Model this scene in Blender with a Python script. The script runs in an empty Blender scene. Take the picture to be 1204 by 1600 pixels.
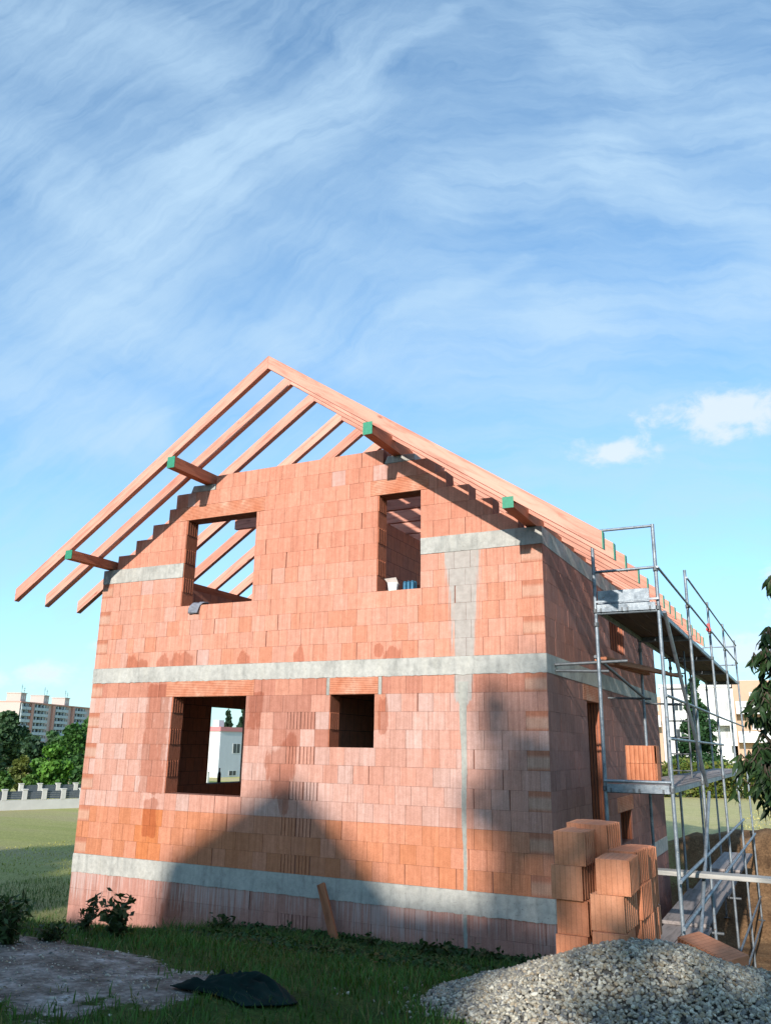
import bpy, math, random
import numpy as np
from mathutils import Vector, Matrix, noise as mnoise
random.seed(7); rng = np.random.default_rng(7)
R = math.radians
sc = bpy.context.scene
COL = sc.collection

# ------------------------------------------------------------------ camera
CAM = np.array([3.026, -10.786, 1.781])
YAW, PITCH, ROLL, FPX = R(-26.78), R(15.904), R(0.907), 1281.9
def basis():
    cy, sy = math.cos(YAW), math.sin(YAW); cp, sp = math.cos(PITCH), math.sin(PITCH)
    f0 = np.array([sy, cy, 0]); r = np.array([cy, -sy, 0]); u0 = np.array([0, 0, 1.])
    f = f0*cp + u0*sp; u = -f0*sp + u0*cp
    cr, sr = math.cos(ROLL), math.sin(ROLL)
    return f, r*cr + u*sr, -r*sr + u*cr
CF, CR, CU = basis()
def heading(px):
    d = CF + CR*(px-602)/FPX - CU*(1165-800)/FPX
    h = math.hypot(d[0], d[1]); return d[0]/h, d[1]/h
def elev(px, py, dist):              # height of a sight line at a plan distance
    d = CF + CR*(px-602)/FPX - CU*(py-800)/FPX
    return CAM[2]+dist*d[2]/math.hypot(d[0], d[1])
def foot(px, py):                    # where a sight line meets the ground
    for d in np.arange(3, 60, .02):
        x, y = CAM[0]+0, 0; v = CF + CR*(px-602)/FPX - CU*(py-800)/FPX; h = math.hypot(v[0], v[1]); x = CAM[0]+v[0]/h*d; y = CAM[1]+v[1]/h*d
        if elev(px, py, d) < terr(x, y): return (x, y, terr(x, y))
def ground_at(px, dist):            # plan position at a distance along a compass heading
    a, b = heading(px); return CAM[0]+a*dist, CAM[1]+b*dist
cam = bpy.data.cameras.new('camera'); cam.sensor_fit = 'VERTICAL'; cam.sensor_height = 36
cam.lens = 36*FPX/1600; cam.clip_start = 0.05; cam.clip_end = 6000
co = bpy.data.objects.new('camera', cam); COL.objects.link(co)
M = Matrix([[CR[i], CU[i], -CF[i], CAM[i]] for i in range(3)] + [[0, 0, 0, 1]])
co.matrix_world = M; sc.camera = co

# ------------------------------------------------------------------ helpers
class MB:
    def __init__(s): s.v = []; s.f = []; s.c = []; s.m = []; s.hasc = False
    def vert(s, p, c=(1, 1, 1), m=(0, 0, 0)):
        s.v.append(tuple(p)); s.c.append(c); s.m.append(m); return len(s.v)-1
    def quad(s, pts, c=(1, 1, 1), m=(0, 0, 0)):
        i = [s.vert(p, c, m) for p in pts]; s.f.append(tuple(i))
    def hexa(s, P, c=(1, 1, 1), m=(0, 0, 0)):      # P: 8 corners, 0-3 bottom ccw, 4-7 top
        i = [s.vert(p, c, m) for p in P]
        for q in ((3, 2, 1, 0), (4, 5, 6, 7), (0, 1, 5, 4), (1, 2, 6, 5), (2, 3, 7, 6), (3, 0, 4, 7)):
            s.f.append(tuple(i[k] for k in q))
    def box(s, a, b, c=(1, 1, 1), m=(0, 0, 0)):
        x0, y0, z0 = a; x1, y1, z1 = b
        s.hexa([(x0, y0, z0), (x1, y0, z0), (x1, y1, z0), (x0, y1, z0), (x0, y0, z1), (x1, y0, z1), (x1, y1, z1), (x0, y1, z1)], c, m)
    def tube(s, p, q, r, n=10, c=(1, 1, 1), r2=None, cap=True):
        p = Vector(p); q = Vector(q); d = (q-p)
        if d.length < 1e-6: return
        d.normalize(); a = d.orthogonal().normalized(); b = d.cross(a); r2 = r if r2 is None else r2
        i0 = [s.vert(p+(a*math.cos(t)+b*math.sin(t))*r, c) for t in [2*math.pi*k/n for k in range(n)]]
        i1 = [s.vert(q+(a*math.cos(t)+b*math.sin(t))*r2, c) for t in [2*math.pi*k/n for k in range(n)]]
        for k in range(n): s.f.append((i0[k], i0[(k+1) % n], i1[(k+1) % n], i1[k]))
        if cap: s.f.append(tuple(reversed(i0))); s.f.append(tuple(i1))
    def lathe(s, base, prof, n=14, c=(1, 1, 1)):
        rings = []
        for (r, z) in prof:
            rings.append([s.vert((base[0]+r*math.cos(2*math.pi*k/n), base[1]+r*math.sin(2*math.pi*k/n), base[2]+z), c) for k in range(n)])
        for a, b in zip(rings, rings[1:]):
            for k in range(n): s.f.append((a[k], a[(k+1) % n], b[(k+1) % n], b[k]))
        s.f.append(tuple(reversed(rings[0]))); s.f.append(tuple(rings[-1]))
    def build(s, name, mat, parent=None, smooth=False, bevel=0):
        me = bpy.data.meshes.new(name); me.from_pydata(s.v, [], s.f); me.update()
        a = me.color_attributes.new('Col', 'FLOAT_COLOR', 'POINT')
        a.data.foreach_set('color', np.array([(*c[:3], 1) for c in s.c], dtype=np.float32).ravel())
        if any(m != (0, 0, 0) for m in s.m):
            a = me.color_attributes.new('Mask', 'FLOAT_COLOR', 'POINT')
            a.data.foreach_set('color', np.array([(*m[:3], 1) for m in s.m], dtype=np.float32).ravel())
        return link(name, me, mat, parent, smooth, bevel)
def link(name, me, mat, parent=None, smooth=False, bevel=0):
    o = bpy.data.objects.new(name, me); COL.objects.link(o)
    if mat: me.materials.append(mat)
    if smooth: me.shade_smooth()
    if parent: o.parent = parent
    if bevel:
        b = o.modifiers.new('bevel', 'BEVEL'); b.width = bevel; b.segments = 2; b.limit_method = 'ANGLE'
    return o
def np_mesh(name, V, F, mat, C=None, parent=None, smooth=False):
    V = np.asarray(V, np.float32); F = np.asarray(F, np.int32); k = F.shape[1]
    me = bpy.data.meshes.new(name)
    me.vertices.add(len(V)); me.vertices.foreach_set('co', V.ravel())
    me.loops.add(F.size); me.loops.foreach_set('vertex_index', F.ravel())
    me.polygons.add(len(F)); me.polygons.foreach_set('loop_start', np.arange(0, F.size, k, dtype=np.int32))
    me.polygons.foreach_set('loop_total', np.full(len(F), k, np.int32))
    me.update(calc_edges=True)
    if C is not None:
        a = me.color_attributes.new('Col', 'FLOAT_COLOR', 'POINT')
        C = np.asarray(C, np.float32)
        if C.shape[1] == 3: C = np.concatenate([C, np.ones((len(C), 1), np.float32)], 1)
        a.data.foreach_set('color', C.ravel())
    return link(name, me, mat, parent, smooth)
def tag(o, label=None, cat=None, group=None, kind=None):
    if label: o['label'] = label
    if cat: o['category'] = cat
    if group: o['group'] = group
    if kind: o['kind'] = kind
    return o
def thing(name, label, cat, loc=(0, 0, 0), rz=0, group=None):
    o = bpy.data.objects.new(name, None); COL.objects.link(o); o.empty_display_size = .2
    o.location = loc; o.rotation_euler = (0, 0, rz); return tag(o, label, cat, group)
def copy_tree(o, parent=None):
    c = o.copy(); COL.objects.link(c)
    if parent: c.parent = parent
    for ch in list(o.children): copy_tree(ch, c)
    return c
def lerp(a, b, t): return a+(b-a)*t
def mixc(a, b, t): return tuple(x+(y-x)*t for x, y in zip(a, b))
def mulc(a, k): return tuple(x*k for x in a)
def sstep(a, b, x):
    t = min(1, max(0, (x-a)/(b-a))); return t*t*(3-2*t)

# ------------------------------------------------------------------ node helpers
class NT:
    def __init__(s, name):
        s.m = bpy.data.materials.new(name); s.m.use_nodes = True; s.t = s.m.node_tree
        s.b = s.t.nodes['Principled BSDF']; s.o = s.t.nodes['Material Output']
    def n(s, typ, **k):
        x = s.t.nodes.new(typ)
        for a, b in k.items():
            if a.startswith('i_'):
                key = a[2:]; key = int(key) if key.isdigit() else key.replace('_', ' ')
                x.inputs[key].default_value = b
            else: setattr(x, a, b)
        return x
    def l(s, a, b): s.t.links.new(a, b)
    def coord(s, which='Object', scale=(1, 1, 1)):
        tc = s.n('ShaderNodeTexCoord'); mp = s.n('ShaderNodeMapping'); mp.inputs['Scale'].default_value = scale
        s.l(tc.outputs[which], mp.inputs[0]); return mp.outputs[0]
    def noise(s, vec, scale=5, detail=4, rough=.55, dist=0):
        x = s.n('ShaderNodeTexNoise'); s.l(vec, x.inputs['Vector'])
        x.inputs['Scale'].default_value = scale; x.inputs['Detail'].default_value = detail
        x.inputs['Roughness'].default_value = rough; x.inputs['Distortion'].default_value = dist
        return x.outputs['Fac']
    def ramp(s, fac, stops):
        x = s.n('ShaderNodeValToRGB'); s.l(fac, x.inputs[0]); e = x.color_ramp.elements
        while len(e) < len(stops): e.new(.5)
        for k, (p, c) in zip(e, stops): k.position = p; k.color = (*c, 1) if len(c) == 3 else c
        return x.outputs[0]
    def mapr(s, v, a, b, c=0, d=1, smooth=False):
        x = s.n('ShaderNodeMapRange'); s.l(v, x.inputs[0])
        if smooth: x.interpolation_type = 'SMOOTHSTEP'
        for i, q in enumerate((a, b, c, d)): x.inputs[i+1].default_value = q
        return x.outputs[0]
    def math(s, op, a, b=None, clamp=False):
        x = s.n('ShaderNodeMath', operation=op); x.use_clamp = clamp
        for i, q in enumerate((a, b)):
            if q is None: continue
            if isinstance(q, (int, float)): x.inputs[i].default_value = q
            else: s.l(q, x.inputs[i])
        return x.outputs[0]
    def mix(s, fac, a, b, typ='MIX'):
        x = s.n('ShaderNodeMix', data_type='RGBA', blend_type=typ)
        for i, q in ((0, fac), (6, a), (7, b)):
            if isinstance(q, (int, float)): x.inputs[i].default_value = q
            elif isinstance(q, tuple): x.inputs[i].default_value = (*q, 1) if len(q) == 3 else q
            else: s.l(q, x.inputs[i])
        return x.outputs[2]
    def attr(s, name):
        x = s.n('ShaderNodeAttribute'); x.attribute_name = name; return x.outputs['Color']
    def sep(s, c):
        x = s.n('ShaderNodeSeparateColor'); s.l(c, x.inputs[0]); return x.outputs
    def sepx(s, c):
        x = s.n('ShaderNodeSeparateXYZ'); s.l(c, x.inputs[0]); return x.outputs
    def comb(s, x, y, z):
        k = s.n('ShaderNodeCombineXYZ')
        for i, q in enumerate((x, y, z)):
            if isinstance(q, (int, float)): k.inputs[i].default_value = q
            else: s.l(q, k.inputs[i])
        return k.outputs[0]
    def fin(s, col=None, rough=.8, bump=None, bstr=.3, bdist=.01, metal=0, spec=None):
        if col is not None:
            if isinstance(col, tuple): s.b.inputs['Base Color'].default_value = (*col, 1)
            else: s.l(col, s.b.inputs['Base Color'])
        if isinstance(rough, (int, float)): s.b.inputs['Roughness'].default_value = rough
        else: s.l(rough, s.b.inputs['Roughness'])
        s.b.inputs['Metallic'].default_value = metal
        if spec is not None: s.b.inputs['Specular IOR Level'].default_value = spec
        if bump is not None:
            x = s.n('ShaderNodeBump'); x.inputs['Strength'].default_value = bstr; x.inputs['Distance'].default_value = bdist
            s.l(bump, x.inputs['Height']); s.l(x.outputs[0], s.b.inputs['Normal'])
        return s.m

def mat_blocks(name, axis):
    """fired clay hollow blocks: colour per block from the mesh, fine vertical ribs, stains from the mask"""
    t = NT(name); P = t.coord(); X = t.sepx(P); u = X[axis]; z = X[2]
    col = t.attr('Col'); mk = t.sep(t.attr('Mask'))
    fine = t.noise(P, 90, 3); big = t.noise(P, 2.3, 4); med = t.noise(P, 11, 5, .6)
    st = t.noise(t.comb(t.math('MULTIPLY', u, 38), 0, t.math('MULTIPLY', z, 1.1)), 1, 5, .6)       # vertical streaks
    st2 = t.noise(t.comb(t.math('MULTIPLY', u, 9), 0, t.math('MULTIPLY', z, 2.2)), 1, 6, .65)
    c = t.mix(1, col, t.ramp(fine, [(.3, (.86,)*3), (.7, (1.12,)*3)]), 'MULTIPLY')
    c = t.mix(1, c, t.ramp(med, [(.3, (.9, .88, .86)), (.7, (1.08, 1.1, 1.12))]), 'MULTIPLY')
    # combed ribs of the extruded face
    rib = t.math('SINE', t.math('MULTIPLY', u, 2*math.pi/.0205)); ribf = t.mapr(rib, -1, -.35, 0, 1, True)
    thin = t.math('SINE', t.math('MULTIPLY', u, 2*math.pi/.0068))
    c = t.mix(1, c, t.ramp(ribf, [(0, (.80, .77, .75)), (1, (1.02, 1.02, 1.02))]), 'MULTIPLY')
    st3 = t.noise(t.comb(t.math('MULTIPLY', u, 24), 0, t.math('MULTIPLY', z, .9)), 1, 3, .55)
    c = t.mix(1, c, t.ramp(st3, [(.32, (.88, .85, .83)), (.68, (1.09, 1.12, 1.14))]), 'MULTIPLY')
    # wet stains (R), mortar smear (G), lime bloom (B)
    wn = t.math('ADD', mk[0], t.math('MULTIPLY', t.math('SUBTRACT', st2, .5), .75))
    wet = t.mapr(wn, .43, .50, 0, 1, True)
    c = t.mix(t.math('MULTIPLY', wet, .75), c, t.mix(1, c, (.70, .48, .385), 'MULTIPLY'))
    bl = t.mapr(t.math('ADD', t.math('MULTIPLY', mk[2], .55), t.math('MULTIPLY', t.math('SUBTRACT', st, .5), 1.1)), .3, .55, 0, 1, True)
    c = t.mix(t.math('MULTIPLY', bl, .55), c, (.52, .44, .42))
    mo = t.mapr(t.math('ADD', mk[1], t.math('MULTIPLY', t.math('SUBTRACT', st, .5), .9)), .45, .56, 0, 1, True)
    mcol = t.ramp(med, [(.3, (.30, .30, .28)), (.7, (.41, .41, .385))])
    c = t.mix(t.math('MULTIPLY', mo, .85), c, mcol)
    h = t.math('ADD', t.math('MULTIPLY', ribf, .8), t.math('ADD', t.math('MULTIPLY', thin, .12), t.math('MULTIPLY', fine, .4)))
    return t.fin(c, t.mapr(wet, 0, 1, .9, .7), h, .32, .003, spec=.25)

def mat_concrete(name, base=(.46, .47, .45), dark=(.27, .29, .29)):
    t = NT(name); P = t.coord()
    a = t.noise(P, 1.7, 6, .6, .3); b = t.noise(P, 14, 6, .65); f = t.noise(P, 120, 3)
    c = t.ramp(a, [(.28, dark), (.45, base), (.72, mulc(base, 1.18))])
    c = t.mix(1, c, t.ramp(b, [(.25, (.8,)*3), (.6, (1.06,)*3)]), 'MULTIPLY')
    X = t.sepx(P); dr = t.noise(t.comb(t.math('MULTIPLY', t.math('ADD', X[0], X[1]), 7), 0, t.math('MULTIPLY', X[2], 1.2)), 1, 5, .65)
    c = t.mix(1, c, t.ramp(dr, [(.3, (.70, .71, .71)), (.48, (1, 1, 1)), (.72, (1.14, 1.13, 1.1))]), 'MULTIPLY')
    po = t.noise(P, 55, 2, .5); c = t.mix(1, c, t.ramp(po, [(.24, (.6,)*3), (.34, (1,)*3)]), 'MULTIPLY')
    c = t.mix(1, c, t.ramp(f, [(.3, (.9,)*3), (.7, (1.08,)*3)]), 'MULTIPLY')
    h = t.math('ADD', t.math('MULTIPLY', b, 1), t.math('MULTIPLY', f, .3))
    return t.fin(c, .92, h, .5, .01, spec=.2)

def mat_wood(name, base, dark, along=0, rough=.75, knots=True, scale=1):
    t = NT(name); sc_ = [17, 17, 17]; sc_[along] = 1.6
    P = t.coord('Object', tuple(q*scale for q in sc_)); Q = t.coord()
    oi = t.n('ShaderNodeObjectInfo')
    off = t.n('ShaderNodeVectorMath', operation='ADD'); t.l(P, off.inputs[0])
    k = t.n('ShaderNodeVectorMath', operation='SCALE'); k.inputs[0].default_value = (37, 91, 53); t.l(oi.outputs['Random'], k.inputs['Scale'])
    t.l(k.outputs[0], off.inputs[1]); V = off.outputs[0]
    g = t.noise(V, 1, 5, .6, .8); g2 = t.noise(V, .25, 3, .5)
    c = t.ramp(g, [(.3, dark), (.5, base), (.75, mulc(base, 1.15))])
    c = t.mix(1, c, t.ramp(g2, [(.3, (.86, .82, .8)), (.65, (1.06, 1.06, 1.06))]), 'MULTIPLY')
    if knots:
        kk = [5, 5, 5]; kk[along] = 1.7
        mpn = t.n('ShaderNodeMapping'); mpn.inputs['Scale'].default_value = kk; t.l(Q, mpn.inputs[0])
        o2 = t.n('ShaderNodeVectorMath', operation='ADD'); t.l(mpn.outputs[0], o2.inputs[0]); t.l(k.outputs[0], o2.inputs[1])
        vo = t.n('ShaderNodeTexVoronoi'); vo.inputs['Scale'].default_value = 1.0; t.l(o2.outputs[0], vo.inputs['Vector'])
        kn = t.mapr(vo.outputs['Distance'], .04, .13, 1, 0, True)
        c = t.mix(t.math('MULTIPLY', kn, .75), c, mulc(dark, .55))
    c = t.mix(1, c, t.mix(oi.outputs['Random'], (.88, .86, .85), (1.08, 1.08, 1.1)), 'MULTIPLY')
    return t.fin(c, rough, g, .12, .003, spec=.2)

def mat_plain(name, col, rough=.7, var=.12, nscale=6, bump=.1, metal=0, bdist=.005):
    t = NT(name); P = t.coord(); a = t.noise(P, nscale, 5, .6); f = t.noise(P, nscale*12, 2)
    c = t.ramp(a, [(.25, mulc(col, 1-var)), (.75, mulc(col, 1+var))])
    return t.fin(c, rough, t.math('ADD', a, t.math('MULTIPLY', f, .4)), bump, bdist, metal)

def mat_zinc():
    t = NT('galvanised_steel'); P = t.coord(); a = t.noise(P, 7, 6, .65); b = t.noise(P, 55, 3)
    c = t.ramp(a, [(.25, (.10, .125, .15)), (.5, (.23, .265, .30)), (.75, (.36, .395, .42))])
    c = t.mix(1, c, t.ramp(b, [(.3, (.8,)*3), (.7, (1.12,)*3)]), 'MULTIPLY')
    ru = t.noise(P, 16, 5, .7); c = t.mix(t.mapr(ru, .62, .72, 0, .7, True), c, (.17, .085, .045)); sp = t.noise(P, 30, 2, .5); c = t.mix(t.mapr(sp, .68, .73, 0, .8, True), c, (.45, .44, .41))
    return t.fin(c, t.mapr(a, .3, .7, .66, .46), b, .15, .002, .5)

def mat_attr(name, rough=.8, var=.18, nscale=20, bump=.2, bdist=.01, trans=0, spec=.3):
    t = NT(name); P = t.coord(); a = t.noise(P, nscale, 4)
    c = t.mix(1, t.attr('Col'), t.ramp(a, [(.25, (1-var,)*3), (.75, (1+var,)*3)]), 'MULTIPLY')
    m = t.fin(c, rough, a, bump, bdist, spec=spec)
    if trans:
        tr = t.n('ShaderNodeBsdfTranslucent'); t.l(t.mix(1, c, (1.3, 1.5, .6), 'MULTIPLY'), tr.inputs[0])
        mx = t.n('ShaderNodeMixShader'); mx.inputs[0].default_value = trans
        t.l(t.b.outputs[0], mx.inputs[1]); t.l(tr.outputs[0], mx.inputs[2]); t.l(mx.outputs[0], t.o.inputs[0])
    return m

M_BLK_F = mat_blocks('clay_block_wall_x', 0)
M_BLK_R = mat_blocks('clay_block_wall_y', 1)
M_CONC = mat_concrete('ring_beam_concrete', (.40, .39, .36), (.27, .265, .245))
M_CONCD = mat_concrete('damp_concrete', (.22, .23, .23), (.12, .13, .13))
M_MORT = mat_concrete('mortar', (.33, .325, .295), (.24, .24, .225))
M_RAFT = mat_wood('rafter_spruce', (.63, .305, .225), (.45, .185, .13), 0)
M_PURL = mat_wood('purlin_spruce', (.42, .155, .085), (.28, .09, .05), 1)
M_GREEN = mat_plain('green_end_paint', (.025, .23, .13), .55, .25, 30, .1)
M_ZINC = mat_zinc()
M_ZINCD = mat_plain('dull_steel', (.12, .13, .14), .6, .3, 20, .15, .5)
M_PLY = mat_wood('deck_plywood', (.10, .065, .045), (.05, .035, .028), 1, .8, False)
M_GREYW = mat_wood('weathered_plank', (.30, .27, .26), (.17, .155, .15), 1, .85, False)
M_GREYX = mat_wood('pale_plank', (.40, .39, .36), (.26, .26, .245), 0, .85, False)
M_BROWNW = mat_wood('brown_board', (.30, .12, .06), (.16, .06, .03), 2, .8)
M_BOARDY = mat_wood('formwork_board', (.36, .15, .085), (.2, .08, .045), 0, .8)
M_INNER = None
M_LEAF = mat_attr('leaf', .6, .25, 3, .1, .01, .18)
M_LEAF_SHADE = mat_attr('shaded_leaf', .55, .25, 3, .1, .01, .04, .25)
M_BARK = mat_plain('bark', (.09, .065, .045), .9, .35, 25, .6, 0, .02)
M_GRASS = mat_attr('grass_blade', .7, .2, 3, 0, .01, .2)
M_STONE = mat_attr('gravel_stone', .85, .25, 60, .4, .004)

def mat_inner():
    t = NT('inner_block_wall'); P = t.coord(); X = t.sepx(P)
    br = t.n('ShaderNodeTexBrick'); br.inputs['Scale'].default_value = 1; br.inputs['Brick Width'].default_value = .25
    br.inputs['Row Height'].default_value = .25; br.inputs['Mortar Size'].default_value = .004
    br.inputs['Color1'].default_value = (.44, .17, .10, 1); br.inputs['Color2'].default_value = (.36, .15, .10, 1); br.inputs['Mortar'].default_value = (.08, .04, .03, 1)
    t.l(t.comb(t.math('ADD', X[0], X[1]), X[2], 0), br.inputs['Vector'])
    n = t.noise(P, 9, 5)
    c = t.mix(1, br.outputs['Color'], t.ramp(n, [(.3, (.85,)*3), (.7, (1.1,)*3)]), 'MULTIPLY')
    return t.fin(c, .9, br.outputs['Fac'], .3, .004)
M_INNER = mat_inner()

# ------------------------------------------------------------------ terrain
def fbm(x, y, s, o=3):
    return mnoise.fractal(Vector((x*s, y*s, 3.3)), 1.0, 2.0, o)
def terr0(x, y):
    fr = np.interp(y, [-60, -14, -10, -8, -5, -3, -.6, .6, 8, 40, 120], [.3, .2, .2, .15, .02, -.30, -.78, -.84, -1.0, -1.1, -1.1])
    # the ground falls away to the left of the house
    left = sstep(-4, -9, x)*sstep(-6, 0, y)
    z = fr - .34*left*(1-sstep(8, 40, y)*.6)
    return float(z)
def trench(x, y):                   # 1 inside the dug-out strip beside the right wall
    wob = .25*math.sin(y*1.3)+.15*math.sin(y*3.1)
    a = sstep(-.25, -.02, x) if y < 9.2 else sstep(-3.0-.3*wob, -1.5, x)
    b = 1-sstep(1.75+wob*.3, 3.0+wob*.5, x)
    c = sstep(.2, 1.1, y)*(1-sstep(13.6+wob, 15.4+wob, y))
    return a*b*c
def terr(x, y):
    z = terr0(x, y)
    k = trench(x, y)
    # spoil bank heaped along the far side of the dig
    bank = sstep(1.8, 3.2, x)*(1-sstep(4.5, 8.5, x))*sstep(2.0, 6.0, y)*(1-sstep(14, 18, y))
    z += .75*bank*(1+.5*fbm(x, y, .9))
    z += -1.75*k
    near = 1-sstep(8, 40, math.hypot(x, y+4))
    z += .035*fbm(x, y, .8)*near + .012*fbm(x, y, 3.1)*near + .07*k*fbm(x, y, 1.7)
    z += .68*math.exp(-((x-1.3)/2.3)**2-((y-15.8)/1.25)**2)*(1+.35*fbm(x, y, 1.4))
    # level pad where the block stack stands
    p = sstep(.4, .8, x)*(1-sstep(2.2, 2.6, x))*sstep(-4.9, -4.4, y)*(1-sstep(-2.2, -1.6, y))
    return lerp(z, -.22, p)
def dirt_mask(x, y):                # trodden gravelly patch lower left
    d = math.hypot((x+3.05)/2.25, (y+5.55)/1.3) + .30*fbm(x, y, 1.3) + .14*fbm(x, y, 4)
    return 1-sstep(.75, 1.08, d)
def soil_mask(x, y):
    k = trench(x, y)
    bank = sstep(1.7, 2.3, x)*(1-sstep(4.2, 6.5, x))*sstep(2.3, 4.0, y)*(1-sstep(13.5, 17.0, y))
    rim = sstep(-.5, 0, x)*(1-sstep(5, 6.5, x))*sstep(8.9, 9.6, y)*(1-sstep(14.4, 16.4, y))
    return max(k, bank, rim*.9, 1.3*math.exp(-((x-1.3)/2.4)**2-((y-15.8)/1.4)**2), 0)
def axis_pts(lo, hi, dlo, dhi, step, far):
    mid = list(np.arange(dlo, dhi+1e-6, step)); out = []
    v, s = dlo, step
    while v > lo: s = min(s*1.22, far); v -= s; out.append(v)
    out = out[::-1] + mid; v, s = dhi, step
    while v < hi: s = min(s*1.22, far); v += s; out.append(v)
    return out
gx = axis_pts(-2600, 2600, -11, 6, .12, 320); gy = axis_pts(-500, 3000, -8, 17, .12, 320)
GV, GC = [], []
for y in gy:
    for x in gx:
        GV.append((x, y, terr(x, y)))
        near = -20 < x < 12 and -12 < y < 30
        GC.append((soil_mask(x, y) if near else 0, dirt_mask(x, y) if near else 0, sstep(-2.5, 3, y)*.6+.4*sstep(10, 30, y)))
nx = len(gx); jj, ii = np.meshgrid(np.arange(len(gy)-1), np.arange(nx-1), indexing='ij')
q0 = (jj*nx+ii).ravel(); GF = np.stack([q0, q0+1, q0+nx+1, q0+nx], 1)
def mat_ground():
    t = NT('ground'); P = t.coord(); mk = t.sep(t.attr('Col'))
    a = t.noise(P, .35, 5, .6); b = t.noise(P, 2.4, 5, .65); c_ = t.noise(P, 22, 4, .6); f = t.noise(P, 70, 3, .6)
    near = t.ramp(b, [(.3, (.020, .042, .010)), (.55, (.042, .080, .016)), (.75, (.07, .095, .026))])
    X = t.sepx(P)
    stripe = t.noise(t.comb(t.math('MULTIPLY', X[0], .03), t.math('MULTIPLY', X[1], .16), 0), 1, 4, .6)
    far = t.ramp(stripe, [(.34, (.36, .38, .10)), (.47, (.50, .46, .17)), (.58, (.55, .43, .24)), (.70, (.42, .42, .12))])
    dryr = t.mapr(t.math('ADD', X[0], t.math('MULTIPLY', X[1], .45)), 2.0, 9.0, 0, 1, True)
    far = t.mix(t.math('MULTIPLY', dryr, t.mapr(X[1], 8, 14, 0, .85, True)), far, t.ramp(b, [(.3, (.40, .36, .15)), (.7, (.56, .48, .24))]))
    g = t.mix(mk[2], near, far)
    g = t.mix(1, g, t.ramp(c_, [(.3, (.62,)*3), (.7, (1.3,)*3)]), 'MULTIPLY')
    # grey-brown trodden stony dirt
    d = t.ramp(t.noise(P, 3.1, 6, .65), [(.32, (.085, .072, .06)), (.47, (.165, .148, .13)), (.60, (.28, .265, .245)), (.72, (.44, .44, .43))])
    d = t.mix(1, d, t.ramp(c_, [(.3, (.6,)*3), (.68, (1.35,)*3)]), 'MULTIPLY')
    s = t.ramp(t.noise(P, 1.6, 6, .65), [(.3, (.055, .032, .018)), (.5, (.15, .088, .046)), (.7, (.24, .15, .08))])
    s = t.mix(1, s, t.ramp(c_, [(.3, (.55,)*3), (.7, (1.35,)*3)]), 'MULTIPLY')
    dm = t.mapr(t.math('ADD', mk[1], t.math('MULTIPLY', t.math('SUBTRACT', c_, .5), .8)), .35, .6, 0, 1, True)
    sm = t.mapr(t.math('ADD', mk[0], t.math('MULTIPLY', t.math('SUBTRACT', c_, .5), .7)), .35, .6, 0, 1, True)
    col = t.mix(sm, t.mix(dm, g, d), s)
    return t.fin(col, .95, t.math('MULTIPLY', t.math('ADD', c_, t.math('MULTIPLY', f, .5)), t.math('SUBTRACT', 1, t.math('MULTIPLY', mk[2], .8))), .8, .04, spec=.15)
tag(np_mesh('ground', GV, GF, mat_ground(), GC, None, True), kind='structure')

# ------------------------------------------------------------------ the brick house
HW, HD, TH = 8.09, 8.97, .30        # width, depth, wall thickness
house = thing('brick_house', 'unfinished red clay-block house with bare roof rafters, open window holes and grey concrete bands', 'house')
WIN = {'low': (-6.284, -4.80, 1.0, 2.5), 'small': (-3.295, -2.545, 1.75, 2.5), 'upl': (-6.274, -4.81, 4.0, 5.5), 'upr': (-2.549, -1.825, 4.0, 5.5)}
LINT = [(-6.42, -4.66, 2.5, 2.75), (-3.36, -2.43, 2.5, 2.75), (-6.43, -4.655, 5.5, 5.75), (-2.684, -1.692, 5.5, 5.75)]
GABLE = [(4.75, -7.79, -.33), (5.0, -7.40, -.70), (5.25, -7.04, -1.06), (5.5, -6.69, -1.42), (5.75, -6.55, -1.60), (6.0, -5.70, -2.47)]
courses = [-1.53, -1.28, -1.03, -.78, -.53] + [k*.25 for k in range(11)] + [3+k*.25 for k in range(13)]

def cut(a, b, holes):               # subtract intervals
    segs = [(a, b)]
    for h0, h1 in holes:
        n = []
        for s0, s1 in segs:
            if h1 <= s0 or h0 >= s1: n.append((s0, s1)); continue
            if h0 > s0: n.append((s0, h0))
            if h1 < s1: n.append((h1, s1))
        segs = n
    return [s for s in segs if s[1]-s[0] > .012]
def bump2(x, z, cx, cz, rx, rz):    # soft ellipse
    d = math.hypot((x-cx)/rx, (z-cz)/rz); return max(0., 1-.5*d)
def rectf(x, z, x0, x1, z0, z1, s=.05):
    return sstep(x0-s, x0+s, x)*(1-sstep(x1-s, x1+s, x))*sstep(z0-s, z0+s, z)*(1-sstep(z1-s, z1+s, z))
WETS_E = [(-4.10, 1.40, .30, .40), (-4.02, 1.08, .14, .34), (-3.95, 1.75, .16, .25), (-7.25, 3.02, .16, .22), (-6.98, 3.0, .13, .16), (-6.55, 3.02, .16, .22),
          (-6.15, 3.06, .3, .2), (-4.9, 3.0, .16, .22), (-3.86, 3.0, .12, .26), (-2.28, 3.0, .18, .2), (-5.98, -.6, .24, .75)]
WETS_R = [(-6.86, -6.29, .95, 2.75), (-6.72, -6.35, .30, .95), (-4.79, -4.45, 1.95, 2.6), (-2.52, -2.28, 1.9, 2.5), (-2.62, -2.36, 3.0, 3.25)]
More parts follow.
